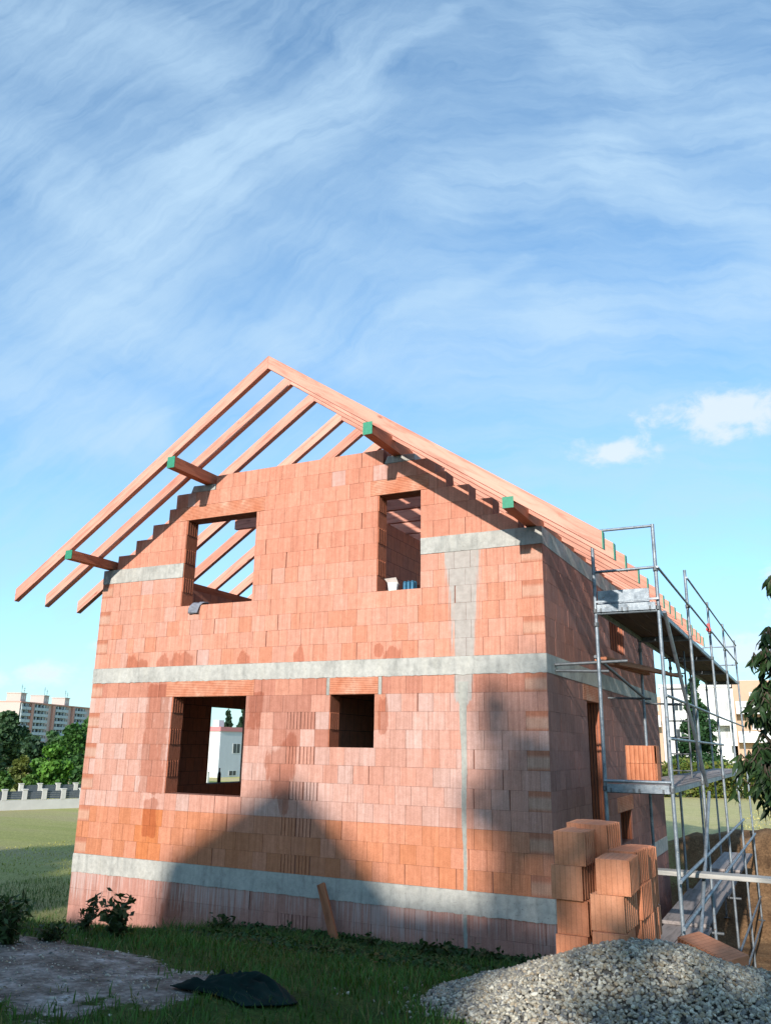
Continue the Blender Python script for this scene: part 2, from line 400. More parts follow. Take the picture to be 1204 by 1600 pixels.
def fields_front(x, z):
    wet = 0
    for c in WETS_E: wet = max(wet, .80*bump2(x, z, *c))
    for c in WETS_R: wet = max(wet, .58*rectf(x, z, *c, .09))
    # mortar that ran down from the eaves beam
    w = np.interp(z, [2.7, 3.0, 3.6, 4.1, 4.55], [.17, .18, .24, .30, .36]); cx = np.interp(z, [2.7, 3.0, 4.55], [-1.17, -1.16, -1.17])
    mort = 0
    if 2.25 < z < 4.56 and not 2.75 < z < 3.0:
        mort = max(0, 1-abs(x-cx)/w*.62)
        if z < 2.75: mort *= sstep(2.2, 2.45, z)
    bloom = 0
    if z < -.25: bloom = .75*sstep(-1.2, -.3, z)+.15*math.sin(x*2.1)
    elif z < 2.75: bloom = .18
    return wet, mort, bloom
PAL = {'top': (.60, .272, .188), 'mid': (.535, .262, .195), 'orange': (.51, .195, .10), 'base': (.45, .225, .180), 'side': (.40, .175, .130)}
def colour_front(u, z, r):
    if z < -.25: c = PAL['base']; c = mulc(c, r.uniform(.88, 1.1))
    elif z < .74: c = mulc(PAL['orange'], r.uniform(.93, 1.06)); c = mixc(c, PAL['top'], r.random()**1.3*.65); c = mixc(c, (.52, .165, .05), .7) if -6.8 < u < -6.25 else c
    elif z < 2.49:
        c = mixc(PAL['mid'], (.55, .37, .325), r.random()**1.4*.8); c = mulc(c, r.uniform(.93, 1.05))
        if r.random() < .04: c = mixc(c, PAL['orange'], .35)
        if -4.85 < u < -3.3 and z > 1.7 and r.random() < (.75 if u < -3.6 else .3): c = mixc(c, (.40, .165, .115), .85)
        if -3.42 < u < -2.35 and z > 1.7 and r.random() < .3: c = mixc(c, (.50, .17, .085), .7)
        if -.9 < u: c = mixc(c, (.42, .22, .175), .35)  # dappled shade near the right corner mixed into the block colour
    elif z < 2.76: c = mixc(mulc(PAL['top'], .9), (.44, .18, .125), r.random()*.9)
    elif z < 4.5:
        k = sstep(-5.4, -6.2, u); c = mixc(PAL['top'], (.56, .31, .245), r.random()**1.5*(.6+.4*k)); c = mulc(c, r.uniform(.93, 1.05)); c = mixc(c, (.54, .21, .12), r.random()**3*.7)
    else: c = mulc(mixc(PAL['top'], (.54, .205, .13), r.random()*.6), r.uniform(.93, 1.05))
    if r.random() < .012: c = mixc(c, (.54, .36, .32), .7)
    return c
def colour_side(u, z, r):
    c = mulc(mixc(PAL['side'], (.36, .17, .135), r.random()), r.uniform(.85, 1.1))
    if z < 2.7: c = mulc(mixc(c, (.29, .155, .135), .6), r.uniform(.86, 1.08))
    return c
SLOTX = (-3.86, -3.60)
def wall_faces(mb, frame, u0, u1, holes, colf, fieldf, grid, rnd, ranges=None, quoins=True, slots=None):
    O, U, N = frame
    def pt(u, z, n): return (O[0]+U[0]*u+N[0]*n, O[1]+U[1]*u+N[1]*n, z)
    for ci, z0 in enumerate(courses):
        z1 = z0+.25
        if z0 > 4.4 and ranges is None: continue
        if z0 == 4.5: a, b = u0, u1
        a, b = u0, u1
        if ranges and z0 >= 4.75-1e-6:
            rr = [g for g in ranges if abs(g[0]-z0) < 1e-6]
            if not rr: continue
            a, b = rr[0][1], rr[0][2]
        hs = [(h[0], h[1]) for h in holes if h[2] < z1-.01 and h[3] > z0+.01]
        solids = cut(a, b, hs)
        for (s0, s1) in solids:
            mb.hexa([pt(s0, z0, -.012), pt(s1, z0, -.012), pt(s1, z0, -TH), pt(s0, z0, -TH), pt(s0, z1, -.012), pt(s1, z1, -.012), pt(s1, z1, -TH), pt(s0, z1, -TH)] if (U[0]*N[1]-U[1]*N[0]) < 0 else
                    [pt(s0, z0, -TH), pt(s1, z0, -TH), pt(s1, z0, -.012), pt(s0, z0, -.012), pt(s0, z1, -TH), pt(s1, z1, -TH), pt(s1, z1, -.012), pt(s0, z1, -.012)], (.25, .115, .085))
            cuts = [s0]; pos = b
            odd = ci % 2
            ed = []
            x = b
            if quoins: x -= (.30 if odd else .135); ed.append(x)
            else: x -= .25 if odd else .125; ed.append(x)
            while x > a+.2:
                x -= .2485*rnd.choice([1, 1, 1, 1, 1, .98, 1.02]) if rnd.random() > .03 else .16
                ed.append(x)
            if quoins: ed = [e for e in ed if e > a+(.36 if odd else .22)] + [a+(.25 if odd else .125)]
            es = sorted([e for e in ed if s0+.045 < e < s1-.045])
            es = [s0]+es+[s1]
            for k in range(len(es)-1):
                e0, e1 = es[k], es[k+1]; c = colf((e0+e1)/2, z0, rnd)
                gap = rnd.uniform(.001, .003) if rnd.random() > .06 else rnd.uniform(.008, .018)
                g0 = e0+(gap if k > 0 else .0006); g1 = e1-(.0018 if k < len(es)-2 else .0006)
                zz0, zz1 = z0+rnd.uniform(.0008, .002), z1-rnd.uniform(.0006, .0018)
                off = rnd.uniform(.001, .005)
                quoin = quoins and odd and (abs(e0-a) < .01 or abs(e1-b) < .01) and -.3 < z0 < 4.4
                isslot = slots and odd and slots[0] <= (e0+e1)/2 <= slots[1] and -1.2 < z0 < 2.3
                if isslot:                  # tooth for an inner wall: block end with open slots
                    nb = 4; wdt = (g1-g0)/(nb+.2)
                    for q in range(nb):
                        p0 = g0+q*wdt+.008; p1 = g0+(q+1)*wdt-.004
                        P = [pt(p0, zz0, -.02), pt(p1, zz0, -.02), pt(p1, zz0, off), pt(p0, zz0, off), pt(p0, zz1, -.02), pt(p1, zz1, -.02), pt(p1, zz1, off), pt(p0, zz1, off)]
                        f = fieldf((p0+p1)/2, z0+.12)
                        if (U[0]*N[1]-U[1]*N[0]) < 0: P = [P[3], P[2], P[1], P[0], P[7], P[6], P[5], P[4]]
                        mb.hexa(P, c, f)
                    continue
                G = grid
                idx = []
                for j in range(G+1):
                    for i in range(G+1):
                        u = lerp(g0, g1, i/G); z = lerp(zz0, zz1, j/G); cc = c
                        if quoin:
                            bnd = abs((j/G)-.5)
                            cc = mixc(mixc((.50, .30, .22), c, .3), (.44, .17, .105), 1 if bnd > .3 else 0)
                        idx.append(mb.vert(pt(u, z, off), cc, fieldf(u, z)))
                flip = (U[0]*N[1]-U[1]*N[0]) > 0
                for j in range(G):
                    for i in range(G):
                        q = (idx[j*(G+1)+i], idx[j*(G+1)+i+1], idx[(j+1)*(G+1)+i+1], idx[(j+1)*(G+1)+i])
                        mb.f.append(q[::-1] if flip else q)
                for (ua, za, ub, zb) in ((g0, zz0, g1, zz0), (g1, zz0, g1, zz1), (g1, zz1, g0, zz1), (g0, zz1, g0, zz0)):
                    q = [pt(ua, za, off), pt(ua, za, -.012), pt(ub, zb, -.012), pt(ub, zb, off)]
                    mb.quad(q[::-1] if flip else q, mulc(c, .95))
def reveal_ribs(mb, x, sgn, z0, z1, base):
    """ribbed block ends in a window jamb on the front wall; sgn is the side the jamb faces"""
    rn = random.Random(int(abs(x)*100))
    k = 0; z = z0
    while z < z1-.01:
        c = mulc(base, rn.uniform(.85, 1.1)); ztop = min(z+.25, z1)
        if k % 2 == 1:
            for q in range(5):
                y0 = .004+q*.059; mb.box((min(x, x+sgn*.022), y0, z+.002), (max(x, x+sgn*.022), y0+.026, ztop-.002), c)
        else:
            for q in range(8):
                y0 = .004+q*.0365; mb.box((min(x, x+sgn*.012), y0, z+.002), (max(x, x+sgn*.012), y0+.029, ztop-.002), mulc(c, .92))
        z = ztop; k += 1
beltf = [(-9, 9, 2.75, 3.0)]
mb = MB(); rnd = random.Random(11)
holes = list(WIN.values()) + LINT + [(-HW, -6.274, 4.5, 4.75), (-1.825, 0, 4.5, 4.75)]
holes_f = holes
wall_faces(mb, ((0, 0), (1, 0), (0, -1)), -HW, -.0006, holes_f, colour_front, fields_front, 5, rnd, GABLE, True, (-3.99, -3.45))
for nme in ('low', 'small', 'upl', 'upr'):
    w = WIN[nme]; reveal_ribs(mb, w[0], 1, w[2], w[3], (.46, .155, .085)); 
mb.build('brick_wall', M_BLK_F, house)
# right-hand wall with its openings
DOOR = (2.17, 3.10, -.25, 2.5); RWIN = (4.18, 5.50, 3.5, 4.5); VENT = (4.2, 5.2, .25, .75)
RL = [(1.95, 3.30, 2.5, 2.75), (4.0, 5.4, .75, 1.0)]
mb = MB(); rnd = random.Random(5)
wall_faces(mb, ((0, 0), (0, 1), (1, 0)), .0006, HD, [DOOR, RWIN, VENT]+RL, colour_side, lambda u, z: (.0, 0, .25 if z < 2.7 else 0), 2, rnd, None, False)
for (y0, y1, z0, z1) in (DOOR, RWIN, VENT):      # ribbed jambs
    for q in range(6):
        mb.box((-.29+q*.048, y1-.02, z0), (-.29+q*.048+.026, y1-.0005, z1), (.42, .14, .075))
        mb.box((-.29+q*.048, y0+.0005, z0), (-.29+q*.048+.026, y0+.02, z1), (.42, .14, .075))
mb.build('brick_wall', M_BLK_R, house)
# left and back walls (seen through the openings)
mb = MB()
LOP = (2.96, 4.46, 1.0, 2.5)
mb.box((-HW, TH, -2.2), (-HW+TH, HD, 1.0)); mb.box((-HW, TH, 1.0), (-HW+TH, LOP[0], 2.5)); mb.box((-HW, LOP[1], 1.0), (-HW+TH, HD, 2.5)); mb.box((-HW, TH, 2.5), (-HW+TH, HD, 4.748))
mb.build('brick_wall', M_INNER, house)
mb = MB()
mb.box((-HW+TH, HD-TH, -2.2), (-TH, HD-.001, 4.748))
mb.box((-HW+TH, HD-TH, 4.75), (-.3, HD-.003, 5.0)); mb.box((-7.2, HD-TH, 5.002), (-.9, HD-.003, 5.5)); 
mb.build('brick_wall', M_INNER, house)
# inner partition downstairs keeps the ground floor dark, floors
mb = MB(); mb.box((-3.72, TH+.002, -.06), (-3.48, HD-TH-.002, 2.748)); mb.box((-7.78, 4.9, -.06), (-3.725, 5.1, 2.748)); mb.build('partition_wall', M_INNER, house)
mb = MB(); mb.box((-3.72, .92, 2.982), (-3.48, HD-TH-.002, 5.70)); mb.box((-3.479, 3.3, 2.982), (-1.2, 3.5, 4.75)); mb.build('partition_wall', M_INNER, house)
mb = MB(); mb.box((-HW+TH+.002, TH+.002, 2.752), (-TH-.002, HD-TH-.002, 2.98)); mb.build('floor_slab', M_CONC, house)
mb = MB(); mb.box((-HW+TH+.002, TH+.002, -.28), (-TH-.002, HD-TH-.002, -.062)); mb.build('floor_slab', M_CONC, house)
mb = MB(); mb.box((-.30, .02, -2.6), (-.004, HD, -1.532)); mb.box((-HW, .02, -2.6), (-.31, TH, -1.532)); mb.build('foundation', M_CONCD, house)

def beam_front(z0, z1, x0, x1, drip=.012):
    """cast concrete band: face with a ragged lower edge where mortar ran over the blocks, plus its solid core"""
    b = MB(); n = max(8, int((x1-x0)/.022)); rows = 5; r = random.Random(int(z0*100)+3)
    js = []
    for i in range(n+1):
        x = lerp(x0, x1, i/n)
        js.append(-abs(mnoise.noise(Vector((x*9, z0, 1))))*drip*1.6 - abs(mnoise.noise(Vector((x*31, z0, 5))))*drip)
    G = []
    for j in range(rows+1):
        row = []
        for i in range(n+1):
            x = lerp(x0, x1, i/n); z = lerp(z0+js[i]+.004, z1-.002+.003*mnoise.noise(Vector((x*14, z1, 2))), j/rows)
            y = -.012-.006*mnoise.noise(Vector((x*3, z*5, 2)))-.0015*mnoise.noise(Vector((x*17, z*17, 7)))
            row.append(b.vert((x, y, z)))
        G.append(row)
    for j in range(rows):
        for i in range(n): b.f.append((G[j][i], G[j][i+1], G[j+1][i+1], G[j+1][i]))
    top = [b.vert((lerp(x0, x1, i/n), .02, z1-.001)) for i in range(n+1)]; bot = [b.vert((lerp(x0, x1, i/n), .0, z0+.004)) for i in range(n+1)]
    for i in range(n):
        b.f.append((G[rows][i], G[rows][i+1], top[i+1], top[i])); b.f.append((bot[i], bot[i+1], G[0][i+1], G[0][i]))
    b.quad([b.v[G[0][n]], (x1, .03, z0), (x1, .03, z1-.001), b.v[G[rows][n]]]); b.quad([b.v[G[0][0]], b.v[G[rows][0]], (x0, .03, z1-.001), (x0, .03, z0)])
    b.box((x0, .012, z0+.001), (x1, TH, z1-.001)); return b
def beam_side(z0, z1, y0, y1, b=None):
    b = b or MB(); b.box((-TH, y0, z0+.001), (.009, y1, z1-.001)); return b
for (z0, z1) in ((-.28, 0), (2.75, 3.0)):
    b = beam_front(z0, z1, -HW-.004, .003); b.box((-TH, TH+.001, z0+.001), (.009, HD, z1-.001))
    b.hexa([(-.001, -.004, z0+.001), (.009, -.004, z0+.001), (.009, TH+.001, z0+.001), (-.001, TH+.001, z0+.001), (-.001, -.004, z1-.001), (.009, -.004, z1-.001), (.009, TH+.001, z1-.001), (-.001, TH+.001, z1-.001)])
    b.build('ring_beam', M_CONC, house)
b = beam_front(4.5, 4.75, -HW-.004, -6.276, .004); b.build('ring_beam', M_CONC, house)
b = beam_front(4.5, 4.75, -1.823, .003, .004); b.box((-TH, TH+.001, 4.501), (.009, HD, 4.748)); b.box((-.001, -.004, 4.501), (.009, TH+.001, 4.748)); b.build('ring_beam', M_CONC, house)
for (x0, x1) in ((-6.25, -5.72), (-2.45, -1.93)):
    b = MB(); n = 8
    b.hexa([(x0, -.006, 6.0), (x1, -.006, 6.0), (x1, TH, 6.0), (x0, TH, 6.0), (x0+.05, -.004, 6.128), (x1, -.004, 6.11), (x1, TH, 6.11), (x0+.05, TH, 6.128)])
    b.build('bearing_pad', M_CONC, house, False, .012)
# lintels: ribbed ceramic fronts
def mat_lintel():
    t = NT('ceramic_lintel'); P = t.coord(); X = t.sepx(P)
    s = t.math('SINE', t.math('MULTIPLY', X[2], 2*math.pi/.0265)); f = t.mapr(s, -1, -.2, 0, 1, True)
    n = t.noise(P, 12, 5, .6); n2 = t.noise(P, 3, 4, .6)
    c = t.ramp(n2, [(.3, (.50, .165, .085)), (.55, (.56, .25, .16)), (.72, (.58, .36, .26))])
    c = t.mix(1, c, t.ramp(f, [(0, (.78, .73, .70)), (1, (1.03,)*3)]), 'MULTIPLY')
    c = t.mix(1, c, t.ramp(n, [(.3, (.88,)*3), (.7, (1.1,)*3)]), 'MULTIPLY')
    return t.fin(c, .88, f, .7, .006, spec=.2)
M_LINT = mat_lintel()
for i, (x0, x1, z0, z1) in enumerate(LINT):
    b = MB()
    for k, (xa, xb) in enumerate(((x0+.06, (x0+x1)/2-.001), ((x0+x1)/2+.001, x1-.06)) if i in (1,) else ((x0+.002, x1-.002),)):
        b.box((xa, -.006-k*.0012, z0+.003), (xb, TH-.004, z1-.003))
    b.build('lintel', M_LINT, house)
    if i == 1:
        for (xa, xb) in ((x0+.005, x0+.058), (x1-.058, x1-.005)):
            b = MB(); b.box((xa, -.0075, z0-.01), (xb, .05, z1-.002)); b.build('mortar_fill', M_MORT, house, False, .006)
for (y0, y1, z0, z1) in RL:
    b = MB(); b.box((-TH+.004, y0+.002, z0+.003), (.006, y1-.002, z1-.003)); b.build('lintel', M_LINT, house)
# plastered conduit chase running down the front
b = MB(); r = random.Random(3); prev = None
zs = np.arange(-.95, 2.7, .06)
for z in zs:
    w = np.interp(z, [-.95, 0, .8, 1.5, 2.2, 2.69], [.028, .022, .03, .038, .045, .075])*r.uniform(.86, 1.15); c = -1.178+.006*math.sin(z*5)
    row = [b.vert((c-w, -.0052, z)), b.vert((c-w*.4, -.0082, z)), b.vert((c+w*.4, -.0082, z)), b.vert((c+w, -.0052, z))]
    if prev:
        for k in range(3): b.f.append((prev[k], prev[k+1], row[k+1], row[k]))
    prev = row
b.build('mortar_seam', M_MORT, house)
# ------------------------------------------------------------------ roof timber
RX, RZ, SL = -4.045, 7.744, .6724
ANG = math.atan(SL); LEN = 5.08/math.cos(ANG); RW, RH = .095, .18
ryrow = [-1.0, -.34, .41, 1.37, 2.14, 2.95, 3.72, 4.4, 5.08, 5.95, 6.75, 7.55, 8.3, 9.0, 9.70]
def rafter_mesh(ends):
    b = MB(); h = RH; t = math.tan(ANG)
    # local x runs down the slope; plumb cuts at both ends; top face on z = 0
    P = [(h*t+.002, 0, -h), (LEN+h*t, 0, -h), (LEN, 0, 0), (.002, 0, 0)]
    a = [b.vert(p) for p in P]; c = [b.vert((p[0], RW, p[2])) for p in P]
    b.f += [tuple(a), tuple(reversed(c))]
    for k in range(4): b.f.append((a[k], c[k], c[(k+1) % 4], a[(k+1) % 4]))
    return b, P
def rafter(y, side, green):
    b, P = rafter_mesh(True)
    me = rafter.me if hasattr(rafter, 'me') else None
    o = b.build('rafter', M_RAFT, house) if me is None else None
    if o is None:
        o = bpy.data.objects.new('rafter', me); COL.objects.link(o); o.parent = house
    else: rafter.me = o.data
    j = random.uniform(-.012, .012)
    o.location = (RX, y if side > 0 else y+RW, RZ+random.uniform(-.004, .004))
    o.rotation_euler = (0, ANG, 0 if side > 0 else math.pi)
    if green:
        g = MB(); p, q = P[1], P[2]; e = .0035
        g.hexa([(p[0]-.012, -.0015, p[2]-.0015), (p[0]+e, -.0015, p[2]-.0015), (p[0]+e, RW+.0015, p[2]-.0015), (p[0]-.012, RW+.0015, p[2]-.0015),
                (q[0]-.012, -.0015, q[2]+.0015), (q[0]+e, -.0015, q[2]+.0015), (q[0]+e, RW+.0015, q[2]+.0015), (q[0]-.012, RW+.0015, q[2]+.0015)])
        g.build('painted_end', M_GREEN, o)
    return o
for y in ryrow:
    rafter(y, 1, True); rafter(y, -1, False)
for y in ryrow[2:-1]:
    b = MB(); b.box((-6.38, 0, 5.71), (-1.71, .08, 5.935)); o = b.build('collar_tie', M_RAFT, house, False, .004); o.location = (0, y+RW+.002, 0)
def purlin(x, zc, w, h, y0=-1.0, y1=9.85):
    b = MB(); b.box((-w/2, 0, -h/2), (w/2, y1-y0, h/2)); o = b.build('purlin', M_PURL, house, False, .004)
    o.location = (x, y0, zc)
    g = MB(); g.box((-w/2-.001, -.004, -h/2-.001), (w/2+.001, .006, h/2+.001)); g.build('painted_end', M_GREEN, o)
for s in (-1, 1):
    purlin(RX+s*1.82, 6.205, .15, .19); purlin(RX+s*3.90, 4.835, .15, .15)

# ------------------------------------------------------------------ scaffold
scaf = thing('scaffolding', 'grey steel tube scaffolding with two decks along the right wall', 'scaffolding', (.6, .4, -.9))
SB = Vector((.6, .4, -.9))
def S(p): return Vector(p)-SB
FY = [.4, 3.65, 7.1, 10.4, 13.8]; XI, XO = .60, 1.42; TR = .0242
def tubes(name, segs, mat=M_ZINC, r=TR, n=12):
    b = MB()
    for p, q in segs: b.tube(S(p), S(q), r, n)
    return b.build(name, mat, scaf, False)
def smooth(o):
    o.data.shade_smooth()
for i, y in enumerate(FY):
    zb = terr(XO, y)+.03; zi = terr(XI, y)+.03
    tubes('post', [((XO, y, zb), (XO, y, 4.72))]); tubes('post', [((XI, y, zi), (XI, y, 4.62 if i == 0 else (3.6 if i < 4 else 4.55)))])
    for zz in (3.55, 1.27): tubes('transom', [((XI, y, zz), (XO, y, zz))], M_ZINC, .022)
    for x, z in ((XO, zb), (XI, zi)):
        b = MB(); b.box(S((x-.075, y-.075, z-.03)), S((x+.075, y+.075, z-.02))); b.tube(S((x, y, z-.021)), S((x, y, z+.05)), .03, 10); b.build('base_plate', M_ZINCD, scaf)
    for x in (XI, XO):
        for z in (3.58, 1.30, 4.1 if x == XO else 3.4):
            b = MB(); b.tube(S((x, y-.001, z-.03)), S((x, y-.001, z+.03)), .034, 10); b.box(S((x-.012, y-.052, z-.022)), S((x+.012, y-.03, z+.022))); b.build('coupler', M_ZINCD, scaf)
tubes('end_rail', [((XI, .4, 4.70), (XO, .4, 4.70))], M_ZINC, .019); tubes('end_rail', [((XI, .4, 4.12), (XO, .4, 4.13))], M_ZINC, .019)
tubes('post', [((XI, .4, 4.60), (XI, .4, 4.71))], M_ZINC, .020)
tubes('end_rail', [((XI, 13.8, 4.55), (XO, 13.8, 4.55))], M_ZINC, .017); tubes('end_rail', [((XI, 13.8, 4.05), (XO, 13.8, 4.05))], M_ZINC, .017)
for a, b_ in zip(FY, FY[1:]):
    tubes('guard_rail', [((XO+.03, a-.05, 4.12), (XO+.03, b_+.05, 4.10))], M_ZINC, .017)
    if a > 1: tubes('guard_rail', [((XO+.03, a-.05, 4.58), (XO+.03, b_+.05, 4.58))], M_ZINC, .017)
tubes('guard_rail', [((XO+.03, .3, 2.45), (XO+.03, 7.3, 2.43))], M_ZINC, .019); tubes('guard_rail', [((XO+.03, 7.0, 2.43), (XO+.03, 13.9, 2.42))], M_ZINC, .019)
tubes('guard_rail', [((XO+.03, .3, 1.92), (XO+.03, 7.4, 1.90))], M_ZINC, .019)
tubes('ledger', [((XO+.04, .2, .285), (XO+.04, 10.6, .30))], M_ZINC, .024); tubes('ledger', [((XO+.04, .2, -.22), (XO+.04, 13.9, -.27))], M_ZINC, .024)
tubes('ledger', [((XO+.02, 7.0, -1.76), (XO+.02, 13.9, -1.77))], M_ZINC, .022); tubes('ledger', [((XO+.02, 8.4, -2.27), (XO+.02, 13.9, -2.3))], M_ZINC, .022)
tubes('diagonal_brace', [((XO+.05, .55, 3.55), (XO+.05, 3.75, 1.25))], M_ZINC, .026); tubes('diagonal_brace', [((XO+.06, 3.85, 1.15), (XO+.06, 1.15, -.72))], M_ZINC, .026)
for y in (3.65, 7.1, 10.4): tubes('transom', [((XI, y, -.86), (XO+.12, y, -.86))], M_ZINCD, .022)
tubes('transom', [((.35, .42, 3.05), (XO, 3.0, 3.0))], M_ZINCD, .022) if False else None
# inner standards carry short wall ties
for (y, z) in ((.42, 2.80), (3.67, 2.62), (7.1, 2.7)):
    tubes('wall_tie', [((.02, y-.02, z), (XI+.12, y+.02, z-.02))], M_ZINCD, .019)
tubes('wall_tie', [((.01, .38, 2.88), (.95, .55, 2.92))], M_ZINCD, .021); tubes('wall_tie', [((.55, .45, 2.98), (.62, 3.75, 2.60))], M_ZINCD, .022)
# rung frame between the decks at the second bay
tubes('ladder_rail', [((.78, 4.6, 1.30), (.78, 4.9, 3.5))], M_ZINCD, .017); tubes('ladder_rail', [((1.15, 4.6, 1.30), (1.15, 4.9, 3.5))], M_ZINCD, .017)
tubes('ladder_rung', [((.78, 4.6+.3*k/8, 1.45+k*.275), (1.15, 4.6+.3*k/8, 1.45+k*.275)) for k in range(8)], M_ZINCD, .012)
def deck(y0, y1, zt, plank_mat, steel_front=False):
    n = 3; w = (XO-XI-.06)/n
    for k in range(n):
        x0 = XI+.03+k*w
        b = MB(); b.box(S((x0+.004, y0, zt-.022)), S((x0+w-.004, y1, zt-.006))); b.build('deck_panel', plank_mat, scaf)
    b = MB()
    for x in (XI+.035, XO-.035): b.box(S((x-.014, y0, zt-.085)), S((x+.014, y1, zt-.024)))
    for y in (y0, y1-.03): b.box(S((XI+.05, y, zt-.083)), S((XO-.05, y+.028, zt-.0235)))
    b.build('deck_frame', M_ZINC, scaf)
for a, c in zip(FY, FY[1:]):
    deck(a+.03, c-.03, 3.63, M_PLY); deck(a+.03, c-.03, 1.34, M_GREYW)
def deck_end(z, holes):
    b = MB(); b.box(S((XI+.03, .352, z-.10)), S((XO-.03, .376, z)))
    for k in range(9):
        if holes: x = XI+.10+k*.078; b.box(S((x-.006, .349, z-.045)), S((x+.006, .352, z-.012)))
    b.build('end_cap', M_ZINC, scaf, False)
    b = MB()
    for k in (0, 1, 2, 3): x = (XI+.08, XI+.36, XI+.43, XO-.1)[k]; b.box(S((x-.012, .344, z-.10)), S((x+.012, .3515, z-.05)))
    b.build('claw', M_ZINCD, scaf)
deck_end(3.66, True); deck_end(1.36, False)
b = MB(); b.box(S((XI+.03, .42, 3.66)), S((XO-.11, .437, 3.86))); b.build('toe_board', M_ZINC, scaf, False, .003)
b = MB(); b.box(S((XI+.02, .33, 3.685)), S((XO+.02, .35, 3.71))); b.tube(S((XI, .34, 1.395)), S((XO, .34, 1.395)), .02, 10); b.build('end_rail', M_ZINC, scaf)
for o in scaf.children:
    if o.name.split('.')[0] in ('post', 'guard_rail', 'ledger', 'diagonal_brace', 'transom', 'end_rail', 'wall_tie'):
        m_ = o.data; m_.set_sharp_from_angle(angle=R(40))
# red clamp on the rail
b = MB(); b.tube((0, -.05, 0), (0, .05, 0), .05, 10); b.box((-.03, -.03, .03), (.03, .03, .12)); 
o = b.build('rail_clamp', mat_plain('red_plastic', (.5, .045, .04), .5), None, False, .008); o.location = (XO+.03, 6.6, 4.09)
tag(o, 'red plastic clamp on the upper guard rail of the scaffolding', 'clamp')

# boards lying around the scaffold
def board(name, label, p, size, rot, mat, group=None, cat='board'):
    b = MB(); l, w, h = size
    n = 6
    for k in range(1): b.box((-l/2, -w/2, -h/2), (l/2, w/2, h/2))
    o = b.build(name, mat, None, False, min(h, w)*.12); o.location = p; o.rotation_euler = rot
    return tag(o, label, cat, group)
board('plank', 'pale grey weathered plank lying crosswise through the scaffold tubes above the dug-out trench', (1.62, 2.2, .13), (1.75, .27, .06), (0, R(.5), R(4)), M_GREYX, 'loose planks by the scaffolding')
PL = 'planks of the low walkway'
for k, (y0, y1) in enumerate(((1.0, 3.6), (3.5, 6.9), (6.8, 10.2), (10.1, 13.6))):
    for s in (0, 1):
        lab = [['left plank nearest the camera on the low walkway under the scaffolding', 'right plank nearest the camera on the low walkway under the scaffolding'],
               ['left plank second along the low walkway under the scaffolding', 'right plank second along the low walkway under the scaffolding'],
               ['left plank third along the low walkway under the scaffolding', 'right plank third along the low walkway under the scaffolding'],
               ['left plank farthest along the low walkway under the scaffolding', 'right plank farthest along the low walkway under the scaffolding']][k][s]
        b = MB(); b.box((-.165, 0, -.025), (.165, y1-y0, .025)); o = b.build('walkway_plank', M_GREYW, None, False, .004)
        o.location = (.84+s*.345, y0, -.805+.055*(k % 2)); o.rotation_euler = (0, 0, R([-.6, .4, .5, -.3][k])); tag(o, lab, 'plank', PL)
# short boards on the wall ties
for k, (x, y, z, l, rz, lab) in enumerate(((.52, 2.6, 3.02, 2.5, 84, 'brown board nearest the wall on the ties under the upper scaffold deck'), (.66, 2.9, 3.07, 2.7, 80, 'middle brown board on the ties under the upper scaffold deck'), (.82, 3.2, 3.02, 2.6, 77, 'brown board farthest from the wall on the ties under the upper scaffold deck'))):
    board('board', lab, (x, y, z), (l, .11, .045), (0, 0, R(rz)), M_BOARDY, 'brown boards under the upper deck')
b = MB(); b.box((-.055, -.028, 0), (.055, .028, 1.0)); o = b.build('wooden_stake', M_BROWNW, None, False, .004)
o.location = (-2.83, -.36, terr(-2.83, -.36)-.06); o.scale = (1, 1, .92)
o.rotation_euler = (R(-17), R(-25), R(10)); tag(o, 'dark brown wooden board leaning against the foot of the front wall', 'board')

# ------------------------------------------------------------------ hollow clay blocks
M_CLAY = NT('fresh_clay'); 
def mat_clay():
    t = NT('loose_clay_block'); P = t.coord(); X = t.sepx(P); oi = t.n('ShaderNodeObjectInfo')
    n = t.noise(P, 7, 5, .6); f = t.noise(P, 90, 2)
    s = t.math('SINE', t.math('MULTIPLY', X[0], 2*math.pi/.041)); rf = t.mapr(s, -1, -.8, 0, 1, True)
    c = t.mix(oi.outputs['Random'], (.56, .215, .115), (.60, .27, .155))
    c = t.mix(1, c, t.ramp(n, [(.3, (.82, .76, .7)), (.7, (1.1, 1.12, 1.14))]), 'MULTIPLY')
    c = t.mix(1, c, t.ramp(rf, [(0, (.78,)*3), (1, (1,)*3)]), 'MULTIPLY')
    c = t.mix(1, c, t.ramp(f, [(.3, (.92,)*3), (.7, (1.06,)*3)]), 'MULTIPLY')
    return t.fin(c, .88, t.math('ADD', rf, f), .3, .004, spec=.2)
M_CLAY = mat_clay()
def clay_block_bm():
    """hollow block: smooth short faces, deep vertical keying ribs on the long sides, holes through the top"""
    b = MB(); w, d, h = .248, .44, .246
    b.box((-w/2+.034, -d/2, 0), (w/2-.034, d/2, h)); b.box((-w/2, -d/2-.0004, 0), (w/2, -d/2+.03, h+.0003))
    nb = 7
    for s in (-1, 1):
        for k in range(nb):
            y0 = -d/2+.0006+k*d/nb; x0 = s*(w/2-.0345); x1 = s*w/2
            b.box((min(x0, x1), y0+.001, .0006), (max(x0, x1), y0+d/nb-.030, h-.0006))
    return b
proto_me = clay_block_bm().build('clay_block', M_CLAY); PROTO = proto_me.data
bpy.data.objects.remove(proto_me)
def clay_block(p, rz, label, group, tilt=(0, 0)):
    o = bpy.data.objects.new('clay_block', PROTO); COL.objects.link(o); o.location = p; o.rotation_euler = (tilt[0], tilt[1], rz)
    bv = o.modifiers.new('bevel', 'BEVEL'); bv.width = .0015; bv.segments = 1
    return tag(o, label, 'clay block', group)
